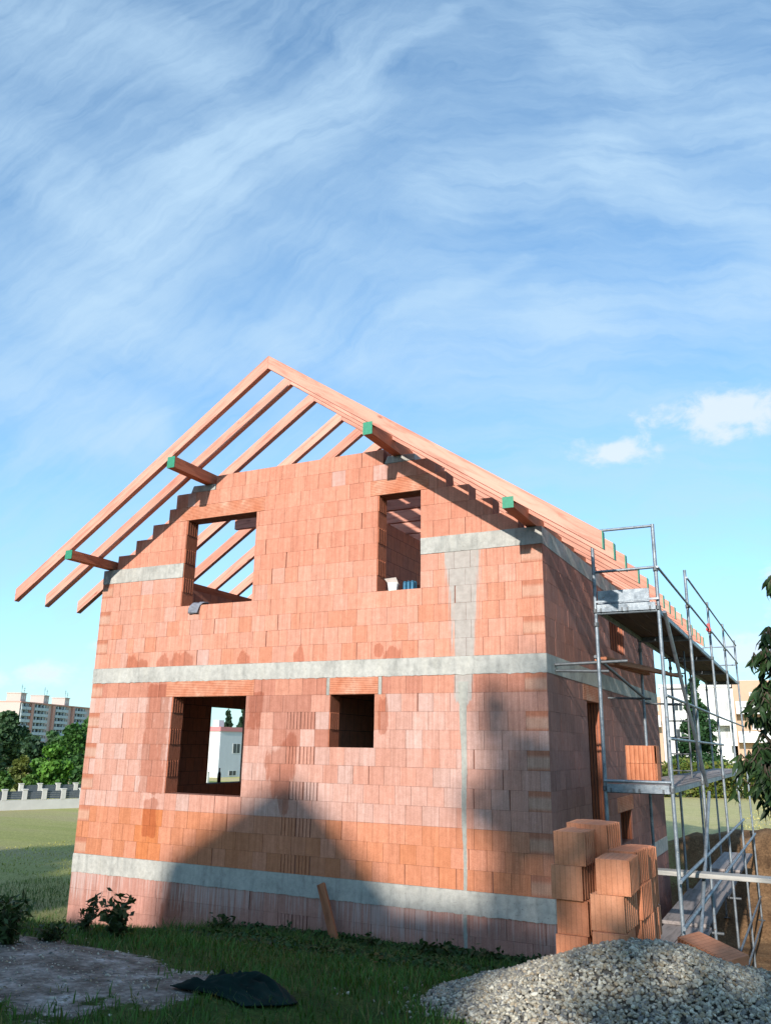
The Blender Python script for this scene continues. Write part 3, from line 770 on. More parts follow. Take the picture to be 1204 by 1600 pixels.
STK = 'clay blocks stacked beside the gravel heap'
lev = ['lowest', 'second', 'third', 'fourth', 'top']
cols = [('left front column', 1.235, -3.73, -.085, 5, 0), ('left rear column', 1.22, -3.26, -.055, 5, 2), ('front column nearest the camera', 1.57, -3.95, -.245, 5, 3), ('tall dark column behind the nearest one', 1.50, -3.47, -.05, 5, 0),
        ('first column of the right-hand row', 1.585, -3.42, -.235, 5, 1), ('second column of the right-hand row', 1.53, -2.95, -.27, 5, -2), ('rear column of the right-hand row', 1.47, -2.48, -.32, 5, 1)]
cols[3] = ('tall dark column behind the nearest one', 1.355, -3.44, -.05, 5, 0)
rk = random.Random(21)
for (nm, x, y, z, n, a) in cols:
    for k in range(n):
        clay_block((x+rk.uniform(-.022, .022)+(k-2)*.003, y+rk.uniform(-.028, .028), z+k*.248), R(a-3+rk.uniform(-4, 4)), f'{lev[k]} block in the {nm} of the clay block stack', STK)
b = MB()
for k in range(5): b.box((-.42, -.5+k*.22, .09), (.42, -.5+k*.22+.12, .112))
for x in (-.4, -.04, .32): b.box((x, -.5, 0), (x+.08, .52, .0885))
o = b.build('pallet', M_GREYW); o.location = (1.36, -3.48, -.20); tag(o, 'grey wooden pallet under the clay block stack behind the gravel', 'pallet')
# blocks on the lower deck
for k, (lab) in enumerate(('lower of two bright orange clay blocks standing on the lower scaffold deck', 'upper of two bright orange clay blocks standing on the lower scaffold deck')):
    clay_block((.80, 2.05, 1.345+k*.249), R(88+k*2), lab, 'clay blocks on the lower scaffold deck')
clay_block((.80, 1.78, 1.345), R(0), 'single clay block on the lower scaffold deck in front of the pair', 'clay blocks on the lower scaffold deck') if False else None
# fallen block with its perforated end up, right of the heap
def lying_block():
    L2, D2, H2 = .44, .25, .235
    b = MB(); nx_, nz_ = 15, 7
    b.box((-L2/2+.0, -D2/2+.03, 0), (L2/2-.03, D2/2, H2))        # body behind the perforations
    for (za, zb) in ((0, .07), (.084, .151), (.165, H2)): b.box((L2/2-.0295, -D2/2, za), (L2/2, D2/2, zb))     # grooved end
    for i in range(nx_+1): x = lerp(-L2/2+.005, L2/2-.036, i/nx_); b.box((x-.005, -D2/2, 0), (x+.005, -D2/2+.0295, H2))
    for j in range(nz_+1): z = lerp(.005, H2-.005, j/nz_); b.box((-L2/2, -D2/2+.0008, z-.005), (L2/2-.0305, -D2/2+.0293, z+.005))
    return b
o = lying_block().build('clay_block', M_CLAY, None, False); o.location = (2.16, -3.50, .135); o.rotation_euler = (R(4), R(11), R(-32))
tag(o, 'fallen clay block with a perforated side lying on the right slope of the gravel heap', 'clay block')

# ------------------------------------------------------------------ gravel heap
def heap(x, y):
    dx = max(0, abs(x-1.85)-.2); dy = max(0, abs(y+4.22)-.1)
    return .43 - .06*0 - math.sqrt((dx*(.39 if x < 1.85 else .33))**2 + (dy*(.40 if y < -4.2 else .34))**2+.0016)+.04 + .035*fbm(x, y, 1.6)
ico = None
import bmesh
bm = bmesh.new(); bmesh.ops.create_icosphere(bm, subdivisions=2, radius=1)
IV = np.array([v.co[:] for v in bm.verts], np.float32); IF = np.array([[v.index for v in f.verts] for f in bm.faces], np.int32); bm.free()
VS, FS, CS = [], [], []; base = 0; cnt = 0
pal = np.array([.82, .845, .85])*np.array([(.33, .29, .23), (.42, .375, .30), (.26, .235, .20), (.47, .42, .335), (.35, .275, .19), (.20, .19, .18), (.55, .50, .41)])
def stone(x, y, z, s):
    global base
    sc3 = s*np.array([rng.uniform(.75, 1.25), rng.uniform(.6, 1.0), rng.uniform(.42, .75)])
    d = IV*(1+.16*rng.standard_normal((len(IV), 1)).astype(np.float32)*.8)
    # chip flat facets
    for _ in range(3):
        nrm = rng.standard_normal(3); nrm /= np.linalg.norm(nrm); k = d@nrm; lim = rng.uniform(.45, .8); d = d-np.outer(np.clip(k-lim, 0, None), nrm)
    d = d*sc3
    q = Matrix.Rotation(rng.uniform(0, 6.28), 3, 'Z') @ Matrix.Rotation(rng.normal(0, .5), 3, 'X') @ Matrix.Rotation(rng.normal(0, .5), 3, 'Y')
    d = d@np.array(q).T
    VS.append(d+np.array([x, y, z])); FS.append(IF+base); base += len(IV)
    c = pal[rng.integers(len(pal))]*rng.uniform(.8, 1.2); CS.append(np.tile(c, (len(IV), 1)))
while cnt < 19000:
    x = rng.uniform(-.3, 3.35); y = rng.uniform(-5.7, -3.0)
    h = heap(x, y); t = terr(x, y)
    if h < t-.015: 
        continue
    if h < t+.02 and rng.random() > .35: continue
    if .9 < x < 2.0 and y > -3.85 : continue
    stone(x, y, max(h, t)+rng.uniform(-.012, .012), rng.choice([.019, .023, .027, .031, .037], p=[.18, .3, .28, .17, .07])*.66); cnt += 1
for _ in range(420):
    x = rng.uniform(-.7, 1.0); y = rng.uniform(-6.4, -3.2)
    if heap(x, y) > terr(x, y)-.02: continue
    if rng.random() > math.exp(-(terr(x, y)-heap(x, y))*9): continue
    stone(x, y, terr(x, y)+.006, rng.choice([.010, .016, .022]))
gr = np_mesh('gravel_heap', np.concatenate(VS), np.concatenate(FS), M_STONE, np.concatenate(CS), None, False)
tag(gr, 'heap of grey crushed gravel in the lower right foreground', 'gravel', None, 'stuff')
hx = np.arange(-.6, 4.6, .06); hy = np.arange(-6.6, -2.9, .06); HV = []
for y in hy:
    for x in hx: HV.append((x, y, max(heap(x, y)-.022, terr(x, y)-.06)))
nx = len(hx); jj, ii = np.meshgrid(np.arange(len(hy)-1), np.arange(nx-1), indexing='ij'); q0 = (jj*nx+ii).ravel()
core = np_mesh('gravel_core', HV, np.stack([q0, q0+1, q0+nx+1, q0+nx], 1), mat_plain('gravel_fines', (.16, .15, .135), .95, .4, 60, .8, 0, .03), None, gr, True)
# scattered pebbles on the trodden dirt
VS, FS, CS = [], [], []; base = 0; cnt = 0
while cnt < 1500:
    x = rng.uniform(-6.2, -.9); y = rng.uniform(-6.7, -3.8)
    m = dirt_mask(x, y)
    if rng.random() > m*.9+.015: continue
    stone(x, y, terr(x, y)+.002, rng.choice([.006, .009, .013, .02], p=[.45, .33, .17, .05])); cnt += 1
tag(np_mesh('pebbles', np.concatenate(VS), np.concatenate(FS), M_STONE, np.concatenate(CS)), 'loose pebbles scattered over the trodden dirt patch at lower left', 'pebbles', None, 'stuff')

# ------------------------------------------------------------------ tarpaulin
def tarp():
    V, C, F = [], [], []; nu, nv = 90, 60
    for j in range(nv+1):
        for i in range(nu+1):
            u = i/nu*2-1; v = j/nv*2-1
            x = u*.62+.05*math.sin(v*2.2+1)+.03*v*u; y = v*.36*(1-.25*u)+.05*math.sin(u*2.6+.5)
            edge = (1-abs(u)**4)*(1-abs(v)**4)
            f1 = mnoise.noise(Vector((u*1.6, v*2.8, 1))); f2 = 1-abs(mnoise.noise(Vector((u*.7+3, v*2.5+u*.8, 4))))*2.2
            z = .010+edge*(.028+.022*f1+.055*max(0, f2)**1.2*(1-.5*u)+.035*max(0, 1-abs(mnoise.noise(Vector((u*1.1+7, v*3.4-u*.6, 3))))*3))+.003*mnoise.noise(Vector((u*6, v*6, 2)))
            z *= (1-.35*max(0, u))
            V.append((x, y, max(.008, z)))
    for j in range(nv):
        for i in range(nu):
            a = j*(nu+1)+i; F.append((a, a+1, a+nu+2, a+nu+1))
    # drop onto the slope
    ca, sa = math.cos(R(-24)), math.sin(R(-24)); W = []
    for (x, y, z) in V:
        X = -.79+x*.62*ca-y*.75*sa; Y = -5.36+x*.62*sa+y*.75*ca; W.append((X, Y, terr(X, Y)+z+.012))
    return W, F
tv, tf = tarp(); tm = NT('tarp'); Pt = tm.coord(); nn = tm.noise(Pt, 5, 4); nf = tm.noise(Pt, 180, 2)
tm.fin(tm.ramp(nn, [(.35, (.005, .012, .011)), (.65, (.008, .024, .021))]), .9, spec=.08, bump=tm.math('ADD', nn, nf), bstr=.25, bdist=.006)
o = np_mesh('tarpaulin', tv, tf, tm.m, None, None, True); md = o.modifiers.new('thick', 'SOLIDIFY'); md.thickness = .006
tag(o, 'crumpled dark green tarpaulin lying on the grass in the foreground', 'tarpaulin')

# ------------------------------------------------------------------ things on the sills
b = MB(); pts = []
for j in range(13):
    for i in range(9):
        u = i/8; v = j/12
        a = v*2.2
        y = .20-.30*v if v < .6 else .02-.055-.012*math.sin(v*9+u*5); z = .018+.02*math.sin(u*7+v*4)+.02*(1-v) if v < .6 else .01-(v-.6)*.38
        b.vert((u*.20-.1+.03*math.sin(v*5), y-.0*a, z))
for j in range(12):
    for i in range(8): a = j*9+i; b.f.append((a, a+1, a+10, a+9))
o = b.build('rag', mat_plain('grey_cloth', (.20, .21, .25), .9, .35, 30, .3), None, True); o.location = (-5.93, 0, 4.0)
md = o.modifiers.new('thick', 'SOLIDIFY'); md.thickness = .012
tag(o, 'grey rag hanging over the sill of the left gable window', 'rag')
b = MB(); b.hexa([(-.06, -.05, 0), (.06, -.05, 0), (.06, .05, 0), (-.06, .05, 0), (-.075, -.06, .13), (.075, -.06, .13), (.075, .06, .12), (-.075, .06, .12)])
o = b.build('paper_carton', mat_plain('white_card', (.72, .70, .66), .7, .05), None, False, .006); o.location = (-2.33, .12, 4.002); o.rotation_euler = (0, 0, R(14))
f = MB(); f.hexa([(-.075, .055, .118), (.075, .055, .118), (.075, .07, .118), (-.075, .07, .118), (-.16, .10, .22), (.02, .10, .24), (.02, .112, .24), (-.16, .112, .22)]); f.build('flap', mat_plain('card_inside', (.42, .36, .32), .8), o)
tag(o, 'open white paper carton on the sill of the right gable window', 'carton')
pk = thing('bottle_pack', 'blue shrink-wrapped pack of small cans on the sill of the right gable window', 'drink pack', (-2.07, .16, 4.002), R(-8))
for k in range(6):
    c = MB(); c.lathe(((k % 3-1)*.067, (k//3-.5)*.067, 0), [(.028, 0), (.032, .008), (.032, .125), (.024, .14), (.024, .145)], 12); c.build('can', mat_plain('blue_can', (.03, .12, .20), .35, .4, 18, .05, .4), pk)
b = MB(); b.lathe((0, 0, 0), [(.034, 0), (.037, .01), (.037, .16), (.030, .19), (.015, .22), (.0135, .27), (.016, .272), (.016, .285)], 14)
o = b.build('bottle', mat_plain('brown_glass', (.035, .012, .006), .12, .2, 4, 0), None, True); o.location = (-7.98, 3.60, 1.002)
tag(o, 'dark brown bottle standing on the sill of the opening seen through the ground-floor window', 'bottle')

# ------------------------------------------------------------------ vegetation
def leaf_quads(P, N, size, asp=1.0, droop=0, rg=rng):
    """P centres, N normals -> folded leaf of two quads"""
    n = len(P); N = N/np.linalg.norm(N, axis=1, keepdims=True)
    a = np.cross(N, rg.standard_normal((n, 3))); a /= np.linalg.norm(a, axis=1, keepdims=True)+1e-9
    if droop: a = a*(1-droop)+np.array([0, 0, -1])*droop; a /= np.linalg.norm(a, axis=1, keepdims=True)
    b = np.cross(N, a); b /= np.linalg.norm(b, axis=1, keepdims=True)+1e-9
    s = np.asarray(size).reshape(-1, 1)
    w = s*.5*asp
    V = np.stack([P-a*s*.5, P-a*s*.05+b*w, P+a*s*.55, P-a*s*.05-b*w], 1).reshape(-1, 3)
    F = np.arange(n*4).reshape(n, 4)
    return V, F
def crown_points(blobs, n, rg, shell=.55):
    vol = np.array([b[3]*b[4]*b[5] for b in blobs])**.8; vol /= vol.sum(); pick = rg.choice(len(blobs), n, p=vol)
    B = np.array(blobs)[pick]
    d = rg.standard_normal((n, 3)); d /= np.linalg.norm(d, axis=1, keepdims=True)
    r = shell+(1-shell)*rg.random((n, 1))**.6; r *= 1+.10*rg.standard_normal((n, 1))
    return B[:, :3]+d*r*B[:, 3:6], d
def leafy_tree(name, label, loc, h, w, col, n=4200, leaf=.34, group=None, kind='round', seed=0, cat='tree', trunk=True, density=1):
    rg = np.random.default_rng(seed+100); rr = random.Random(seed)
    t = thing(name, label, cat, loc, 0, group)
    blobs = []
    if kind == 'round':
        nb = 26
        for k in range(nb):
            zf = rr.uniform(.12, .93); prof = math.sin(math.pi*min(1, (zf*.9+.12)))**.7
            a = rr.uniform(0, 6.28); q = rr.uniform(.25, .8)*w/2*prof
            s = rr.uniform(.15, .27)*w*(.75+.5*prof)*.8
            blobs.append((q*math.cos(a), q*math.sin(a), zf*h, s, s, s*rr.uniform(.6, .95)))
    elif kind == 'cone':
        for k in range(46):
            zf = rr.uniform(.03, .97)**.9; prof = (1-zf)*1.0+.03
            a = rr.uniform(0, 6.28); q = prof*w/2*rr.uniform(.5, .85); s = w*.5*(.12+.28*prof)
            blobs.append((q*math.cos(a), q*math.sin(a), zf*h, s*.9, s*.9, s*.75))
        for k in range(8): blobs.append((0, 0, h*(.5+.065*k), w*.14*(1.1-k/8), w*.14*(1.1-k/8), h*.05))
    P, d = crown_points(blobs, n, rg)
    P = P[P[:, 2] > .05*h]; d = d[:0]
    n = len(P); N = rg.standard_normal((n, 3))*.8+np.array([0, 0, .7])
    V, F = leaf_quads(P, N, leaf*rg.uniform(.6, 1.25, n), .95, 0, rg)
    # clump tint: whole sprays lighter or darker, single leaves too
    tint = np.array([mnoise.noise(Vector((p[0]*.9+seed, p[1]*.9, p[2]*.9))) for p in P])
    c = np.array(col)[None]*(1+.38*tint[:, None])*rg.uniform(.7, 1.3, (n, 1)); c[:, 0] *= 1+.22*tint
    np_mesh('crown', V, F, M_LEAF, np.repeat(np.clip(c, .004, 1), 4, 0), t)
    if trunk:
        b = MB(); r0 = max(.06, h*.022); p = Vector((0, 0, -.15)); top = Vector((rr.uniform(-.2, .2), rr.uniform(-.2, .2), h*.8))
        segs = 5; pr = p
        for k in range(segs):
            q = p.lerp(top, (k+1)/segs)+Vector((rr.uniform(-1, 1), rr.uniform(-1, 1), 0))*r0*.6
            b.tube(pr, q, r0*(1-k/segs*.8), 9, (1, 1, 1), r0*(1-(k+1)/segs*.8), False); pr = q
        for k in range(9):
            zf = rr.uniform(.2, .7); st = p.lerp(top, zf); a = rr.uniform(0, 6.28); L_ = w*.36*rr.uniform(.6, 1)*(1 if kind == 'round' else (1-zf))
            b.tube(st, st+Vector((math.cos(a)*L_, math.sin(a)*L_, L_*.5)), r0*.35, 6, (1, 1, 1), r0*.1, False)
        b.build('trunk', M_BARK, t, True)
    return t
G1 = 'trees beyond the white fence at left'
def ltree(px, top, dist, wpx, col, kind, name, label, seed, n=4200, leaf=.36):
    x, y = ground_at(px, dist); z0 = terr(x, y)-.1
    h = elev(px, top, dist)-z0
    leafy_tree(name, label, (x, y, z0), h, wpx*dist/FPX*.86, tuple(1.3*q for q in col), n, leaf, G1, kind, seed)
ltree(4, 1112, 74, 74, (.030, .062, .026), 'round', 'broadleaf_tree', 'tall dark broad tree at the left picture edge below the long apartment block', 1, 6500, .40)
ltree(-30, 1128, 66, 60, (.032, .06, .03), 'round', 'broadleaf_tree', 'dark tree cut by the left picture edge beside the tallest dark tree', 2, 4000, .4)
ltree(46, 1150, 92, 56, (.026, .055, .026), 'round', 'broadleaf_tree', 'dark rear tree in the gap between the dark broad tree and the bright green trees', 3, 4500, .42)
ltree(84, 1140, 96, 46, (.036, .078, .028), 'round', 'broadleaf_tree', 'mid green tree rising in front of the middle of the apartment block', 4, 4500, .4)
ltree(112, 1133, 76, 60, (.038, .095, .020), 'round', 'broadleaf_tree', 'bright green round tree touching the left wall of the brick house', 5, 6000, .36)
ltree(140, 1112, 84, 44, (.042, .100, .022), 'round', 'broadleaf_tree', 'tall green tree half hidden behind the left wall of the brick house', 6, 4500, .36)
ltree(86, 1166, 58, 66, (.060, .140, .018), 'round', 'broadleaf_tree', 'light green bushy tree standing just behind the white fence', 7, 6500, .27)
ltree(36, 1178, 57, 32, (.082, .100, .022), 'round', 'small_tree', 'small olive green tree with yellowish crown behind the white fence', 8, 3500, .24)
ltree(8, 1208, 55, 40, (.050, .105, .020), 'round', 'bush', 'low green bush behind the white fence at the left picture edge', 9, 2600, .24)
ltree(58, 1212, 54, 34, (.056, .115, .020), 'round', 'bush', 'low green bush behind the white fence below the light green tree', 10, 2400, .24)
ltree(122, 1182, 66, 40, (.030, .075, .02), 'round', 'bush', 'dark green bush between the bright round tree and the brick house', 11, 2600, .3)
# right background
x, y = ground_at(1091, 65); leafy_tree('conifer', 'dark green pointed conifer in front of the white flats', (x, y, -1.15), 8.1, 5.0, (.026, .07, .022), 12000, .24, None, 'cone', 31)
def hedge_run():
    t = thing('hedge', 'yellow-green hedge along the far side of the dry meadow behind the scaffolding', 'hedge')
    rg = np.random.default_rng(77); a = np.array(ground_at(990, 60)); c = np.array(ground_at(1260, 60)); blobs = []
    for k in range(60):
        f = rg.random(); p = a*(1-f)+c*f; s = rg.uniform(.55, .95)
        blobs.append((p[0]+rg.normal(0, .35), p[1]+rg.normal(0, .35), -1.0+rg.uniform(.2, 1.75), s*1.3, s*1.3, s*.75))
    P, d = crown_points(blobs, 15000, rg); P = P[P[:, 2] > -1.1]; n = len(P)
    V, F = leaf_quads(P, rg.standard_normal((n, 3))+np.array([0, -.2, .5]), .20*rg.uniform(.6, 1.3, n), .9, 0, rg)
    tn = np.array([mnoise.noise(Vector(p*.8)) for p in P])[:, None]
    c2 = np.array([[.105, .13, .022]])*(1+.5*tn)*rg.uniform(.7, 1.3, (n, 1)); c2[:, 0] *= rg.uniform(.7, 1.35, n)
    np_mesh('foliage', V, F, M_LEAF, np.repeat(np.clip(c2, .005, 1), 4, 0), t)
    b = MB()
    for k in range(24): f = (k+.5)/24; p = a*(1-f)+c*f; b.tube((p[0], p[1], -1.3), (p[0]+.1, p[1], .1), .04, 6)
    b.build('stems', M_BARK, t)
hedge_run()
# conifers seen through the ground-floor opening
for k, (px, top, dist, wd, lab) in enumerate(((353, 1109, 112, 24, 'pointed dark spruce rising left of the two behind the white house seen through the window'), (381, 1102, 118, 34, 'broad dark spruce rising right of the two behind the white house seen through the window'))):
    x, y = ground_at(px, dist); h = elev(px, top, dist)+1.2
    leafy_tree('spruce', lab, (x, y, -1.2), h, wd*dist/FPX*1.6, (.028, .055, .03), 5000, .4, 'spruces behind the white house', 'cone', 40+k)

def plant(name, label, loc, h, w, nst, leaf, col, seed, asp=.5, cat='plant', group=None, droop=.25):
    rr = random.Random(seed); rg = np.random.default_rng(seed); t = thing(name, label, cat, loc, 0, group); b = MB(); P = []
    for k in range(nst):
        a = rr.uniform(0, 6.28); L_ = h*rr.uniform(.55, 1.05); sp = rr.uniform(.1, 1)*w/2
        pr = Vector((rr.uniform(-.12, .12)*w, rr.uniform(-.12, .12)*w, -.03))
        for s in range(1, 7):
            f = s/6; q = Vector((math.cos(a)*sp*f**1.3, math.sin(a)*sp*f**1.3, L_*f*(1-.12*f)))+Vector((rr.gauss(0, 1), rr.gauss(0, 1), 0))*.012
            b.tube(pr, q, .006*(1.1-f), 5, (1, 1, 1), .006*(1.0-f*.95), False)
            for m in range(3): P.append(pr.lerp(q, rr.random())+Vector((rr.gauss(0, 1), rr.gauss(0, 1), rr.gauss(0, .7)))*leaf*.45)
            pr = q
    P = np.array([p[:] for p in P]); n = len(P)
    V, F = leaf_quads(P, rg.standard_normal((n, 3))*.7+np.array([0, 0, .8]), leaf*rg.uniform(.6, 1.2, n), asp, droop, rg)
    c = np.array([col])*rg.uniform(.65, 1.4, (n, 1))
    np_mesh('leaves', V, F, M_LEAF, np.repeat(c, 4, 0), t); b.build('stems', mat_stem, t)
    return t
mat_stem = mat_plain('green_stem', (.05, .055, .025), .8)
plant('shrub', 'dark leafy shrub in front of the left foot of the brick wall', foot(182, 1466), .50, .80, 15, .10, (.034, .056, .018), 3, .6)
plant('shrub', 'small upright sapling beside the bottom left corner of the brick house', foot(130, 1458), .46, .42, 8, .09, (.034, .050, .018), 4, .5)
plant('shrub', 'broad dark weed clump at the left picture edge', foot(10, 1474), .46, .52, 30, .10, (.034, .062, .018), 5, .35)
plant('shrub', 'thin weed clump between the picture edge and the corner of the brick house', foot(78, 1470), .16, .5, 12, .08, (.03, .05, .016), 6, .4)
WG = 'weeds at the foot of the front wall'
for k, (x, y, h, w, n, lab) in enumerate(((-.75, -.42, .30, .5, 13, 'nettle clump second from the right corner at the wall foot'), (-.18, -.42, .26, .4, 10, 'nettle clump at the right corner of the front wall'), (-1.45, -.35, .28, .6, 13, 'nettle clump left of the plastered seam at the wall foot'),
                                          (-2.3, -.45, .26, .6, 12, 'low nettle clump just right of the leaning board'), (-4.6, -.5, .34, .5, 12, 'taller weed clump below the lower left window'), (-3.6, -.5, .22, .7, 12, 'low weed clump left of the leaning board'))):
    plant('weed', lab, (x, y, terr(x, y)), h, w, n, .085, (.028, .055, .016), 60+k, .62, 'weed', WG)

def ground_cover():
    rg = np.random.default_rng(55); P = []
    while len(P) < 13000:
        x = rg.uniform(-5.4, -.02); y = -abs(rg.normal(0, .75))-.05
        if y < -3.2: continue
        d = .5+.5*mnoise.noise(Vector((x*1.7, y*1.7, 12))); 
        if heap(x, y) > terr(x, y)-.03: continue
        dens = sstep(-5.2, -3.4, x)*(.45+.55*d)
        if rg.random() > dens: continue
        hh = (.06+.17*d*max(0, 1+y*.45))
        P.append((x, y, terr(x, y)+hh*rg.random()**.7))
    P = np.array(P); n = len(P)
    V, F = leaf_quads(P, rg.standard_normal((n, 3))*.55+np.array([0, -.15, .9]), .062*rg.uniform(.55, 1.35, n), .62, .15, rg)
    c = np.array([[.024, .062, .016]])*rg.uniform(.55, 1.5, (n, 1))
    tag(np_mesh('ground_cover', V, F, M_LEAF, np.repeat(c, 4, 0)), 'low leafy ground cover of nettles along the foot of the front wall', 'ground cover', None, 'stuff')
ground_cover()
# grass: real blades near the camera
def grass_field():
    PX, PY, HH, CC = [], [], [], []
    def scatter(n, x0, x1, y0, y1, h0, h1, fn=None):
        x = rng.uniform(x0, x1, n); y = rng.uniform(y0, y1, n)
        for a, b_ in zip(x, y):
            if -HW-.03 < a < .03 and b_ > -.03: continue
            if heap(a, b_) > terr(a, b_)-.005 and a > -.4 and -6.6 < b_ < -2.9: continue
            if rng.random() < dirt_mask(a, b_)*1.25 or rng.random() < soil_mask(a, b_)*1.4: continue
            cl = .5+.5*mnoise.noise(Vector((a*1.1, b_*1.1, 8)))
            if rng.random() > .35+.8*cl: continue
            PX.append(a); PY.append(b_); HH.append(rng.uniform(h0, h1)*(.6+.8*cl))
            dry = rng.random() < .12
            g = np.array((.045, .105, .018)) if not dry else np.array((.13, .12, .04))
            if b_ > 2.5 or a < -9: g = g*sstep(7, 2, b_)+np.array((.38, .36, .11))*(1-sstep(7, 2, b_))
            if b_ > 10 and a > -8: g = np.array((.40, .35, .15))
            CC.append(g*rng.uniform(.6, 1.5)*(.75+.5*cl))
    scatter(36000, -5.2, 1.2, -7.2, -.0, .035, .10)
    scatter(9000, -5.2, .3, -1.2, -.03, .07, .19)
    scatter(22000, -13, -5.0, -6.5, 4, .04, .11)
    scatter(15000, -19, -8.1, 2.5, 22, .03, .06)
    scatter(26000, -36, -8.1, 20, 44, .04, .08)
    scatter(9000, -3, 14, 16, 44, .04, .08)
    scatter(2600, 1.9, 3.2, -2.2, 2.6, .05, .13)
    n = len(PX); PX = np.array(PX); PY = np.array(PY); H = np.array(HH); C = np.array(CC)
    Z = np.array([terr(a, b_) for a, b_ in zip(PX, PY)])
    a = rng.uniform(0, 6.28, n); ln = rng.uniform(.15, .9, n)*H; d = np.stack([np.cos(a), np.sin(a)], 1)
    w = np.where(PY > 20, .028, np.where(PY > 4, .012, rng.uniform(.003, .0065, n))); px_ = np.stack([-np.sin(a), np.cos(a)], 1)*w[:, None]
    B = np.stack([PX, PY, Z-.01], 1)
    def P3(o2, dz): return np.concatenate([B[:, :2]+o2, (B[:, 2]+dz)[:, None]], 1)
    V = np.stack([P3(-px_, 0*H), P3(px_, 0*H), P3(px_*.8+d*ln[:, None]*.35, H*.6), P3(-px_*.8+d*ln[:, None]*.35, H*.6), P3(px_*.12+d*ln[:, None], H), P3(-px_*.12+d*ln[:, None], H*.995)], 1).reshape(-1, 3)
    k = np.arange(n)[:, None]*6
    F = np.concatenate([k+np.array([[0, 1, 2, 3]]), k+np.array([[3, 2, 4, 5]])])
    tag(np_mesh('grass', V, F, M_GRASS, np.repeat(C, 6, 0)), 'short rough green grass growing round the house', 'grass', None, 'stuff')
grass_field()

# leafy fruit tree reaching in at the right edge
def at(px, py, depth): return CAM+(CF+CR*(px-602)/FPX-CU*(py-800)/FPX)*depth
def fruit_tree():
    bx, by = at(1440, 1165, 5.4)[:2]; bz = terr(bx, by); rr = random.Random(9); rg = np.random.default_rng(9)
    t = thing('fruit_tree', 'fruit tree with long drooping leaves coloured dark for shade reaching in at the right edge', 'tree', (bx, by, bz))
    b = MB(); top = Vector((-.1, .05, 2.3)); b.tube((0, 0, -.1), top, .08, 10, (1, 1, 1), .04, False)
    # crown clumps in world space: a heavy low mass with lighter sprays above it
    blobs = [(*at(px, py, dd), a, a, h) for (px, py, dd, a, h) in ((1236, 1178, 5.0, .36, .26), (1208, 1240, 4.9, .20, .12), (1182, 1190, 5.0, .13, .10), (1190, 1215, 4.8, .15, .08), (1220, 1105, 5.0, .24, .15), (1196, 1080, 5.1, .10, .07), (1226, 1042, 5.0, .20, .10), (1206, 1000, 5.1, .10, .08), (1192, 1030, 5.0, .07, .04), (1216, 912, 5.0, .07, .05),
             (1330, 1150, 5.2, .55, .45), (1420, 1000, 5.4, .7, .6), (1540, 1100, 5.6, .7, .6))]
    LP, LD = [], []
    for (x, y, z, a, c, h) in blobs:
        C = Vector((x-bx, y-by, z-bz))
        st = Vector((-.1, .05, max(1.1, min(2.2, C.z-.35)))); mid = st.lerp(C, .55)+Vector((0, 0, .12))
        b.tube(st, mid, .030, 7, (1, 1, 1), .02, False); b.tube(mid, C, .02, 6, (1, 1, 1), .010, False)
        n = int(135*(a*c*h/.26)**.45)+3
        for k in range(n):
            d = Vector((rr.gauss(0, 1), rr.gauss(0, 1), rr.gauss(0, 1))).normalized(); r = rr.uniform(.35, 1.22)
            tip = C+Vector((d.x*a*r, d.y*c*r, d.z*h*r)); base = C.lerp(tip, rr.uniform(.1, .5)); m_ = base.lerp(tip, .5)+Vector((0, 0, .05))
            tip.z -= .03
            b.tube(base, m_, .005, 5, (1, 1, 1), .004, False); b.tube(m_, tip, .004, 5, (1, 1, 1), .002, False)
            ax = (tip-m_).normalized()
            for q in range(9):
                f = rr.uniform(-.3, 1.05); p = m_.lerp(tip, f) if f > 0 else m_.lerp(base, -f); an = rr.uniform(0, 6.28)
                LP.append(p); LD.append((ax*.35+Vector((math.cos(an)*.6, math.sin(an)*.6, rr.uniform(-1.3, -.05)))).normalized())
    b.build('trunk', M_BARK, t, True)
    V, F, C = [], [], []
    for p, d in zip(LP, LD):
        L_ = rr.uniform(.055, .112); w = L_*.15; s = d.cross(Vector((rr.gauss(0, 1), rr.gauss(0, 1), .6))).normalized(); u = s.cross(d).normalized()
        i = len(V); c = np.array((.020, .044, .013))*rr.uniform(.6, 1.6)  # leaf colour set darker in place of the shade on this tree
        mid = [p, p+d*L_*.3-u*.003, p+d*L_*.65-u*.012, p+d*L_-u*.035]
        wd = [0.1, 1, .85, .05]
        for m_, k_ in zip(mid, wd):
            V += [m_+s*w*k_+u*.006*k_, m_, m_-s*w*k_+u*.006*k_]; C += [c]*3
        for k_ in range(3):
            o_ = i+k_*3; F += [(o_, o_+1, o_+4, o_+3), (o_+1, o_+2, o_+5, o_+4)]
    np_mesh('leaves', [v[:] for v in V], F, M_LEAF_SHADE, C, t)
fruit_tree()

# ------------------------------------------------------------------ far buildings and fences
M_FENCE = mat_plain('fence_render', (.47, .46, .43), .9, .1, 2, .15)
M_WHITE = mat_plain('white_render', (.64, .635, .62), .9, .05, 2, .1)
M_WHITE_SHADE = mat_plain('shaded_white_render', (.52, .55, .58), .9, .05, 2, .1)
M_GLASS = mat_plain('window_glass', (.04, .05, .06), .15, .2, 1, 0)
M_ORNG = mat_plain('orange_render', (.50, .33, .23), .9, .06, 2, .1)
M_PINK = mat_plain('pink_panel', (.50, .385, .365), .9, .06, .2, .05)
M_PEACH = mat_plain('peach_panel', (.47, .385, .35), .9, .05, .2, .05)
M_REDP = mat_plain('red_panel', (.52, .27, .22), .9, .06, .2, .05)
M_BALC = mat_plain('balcony_panel', (.42, .48, .51), .8, .1, .5, .05)
M_SLAT = mat_plain('dark_fence_panel', (.055, .07, .085), .6, .15, 8, .1)
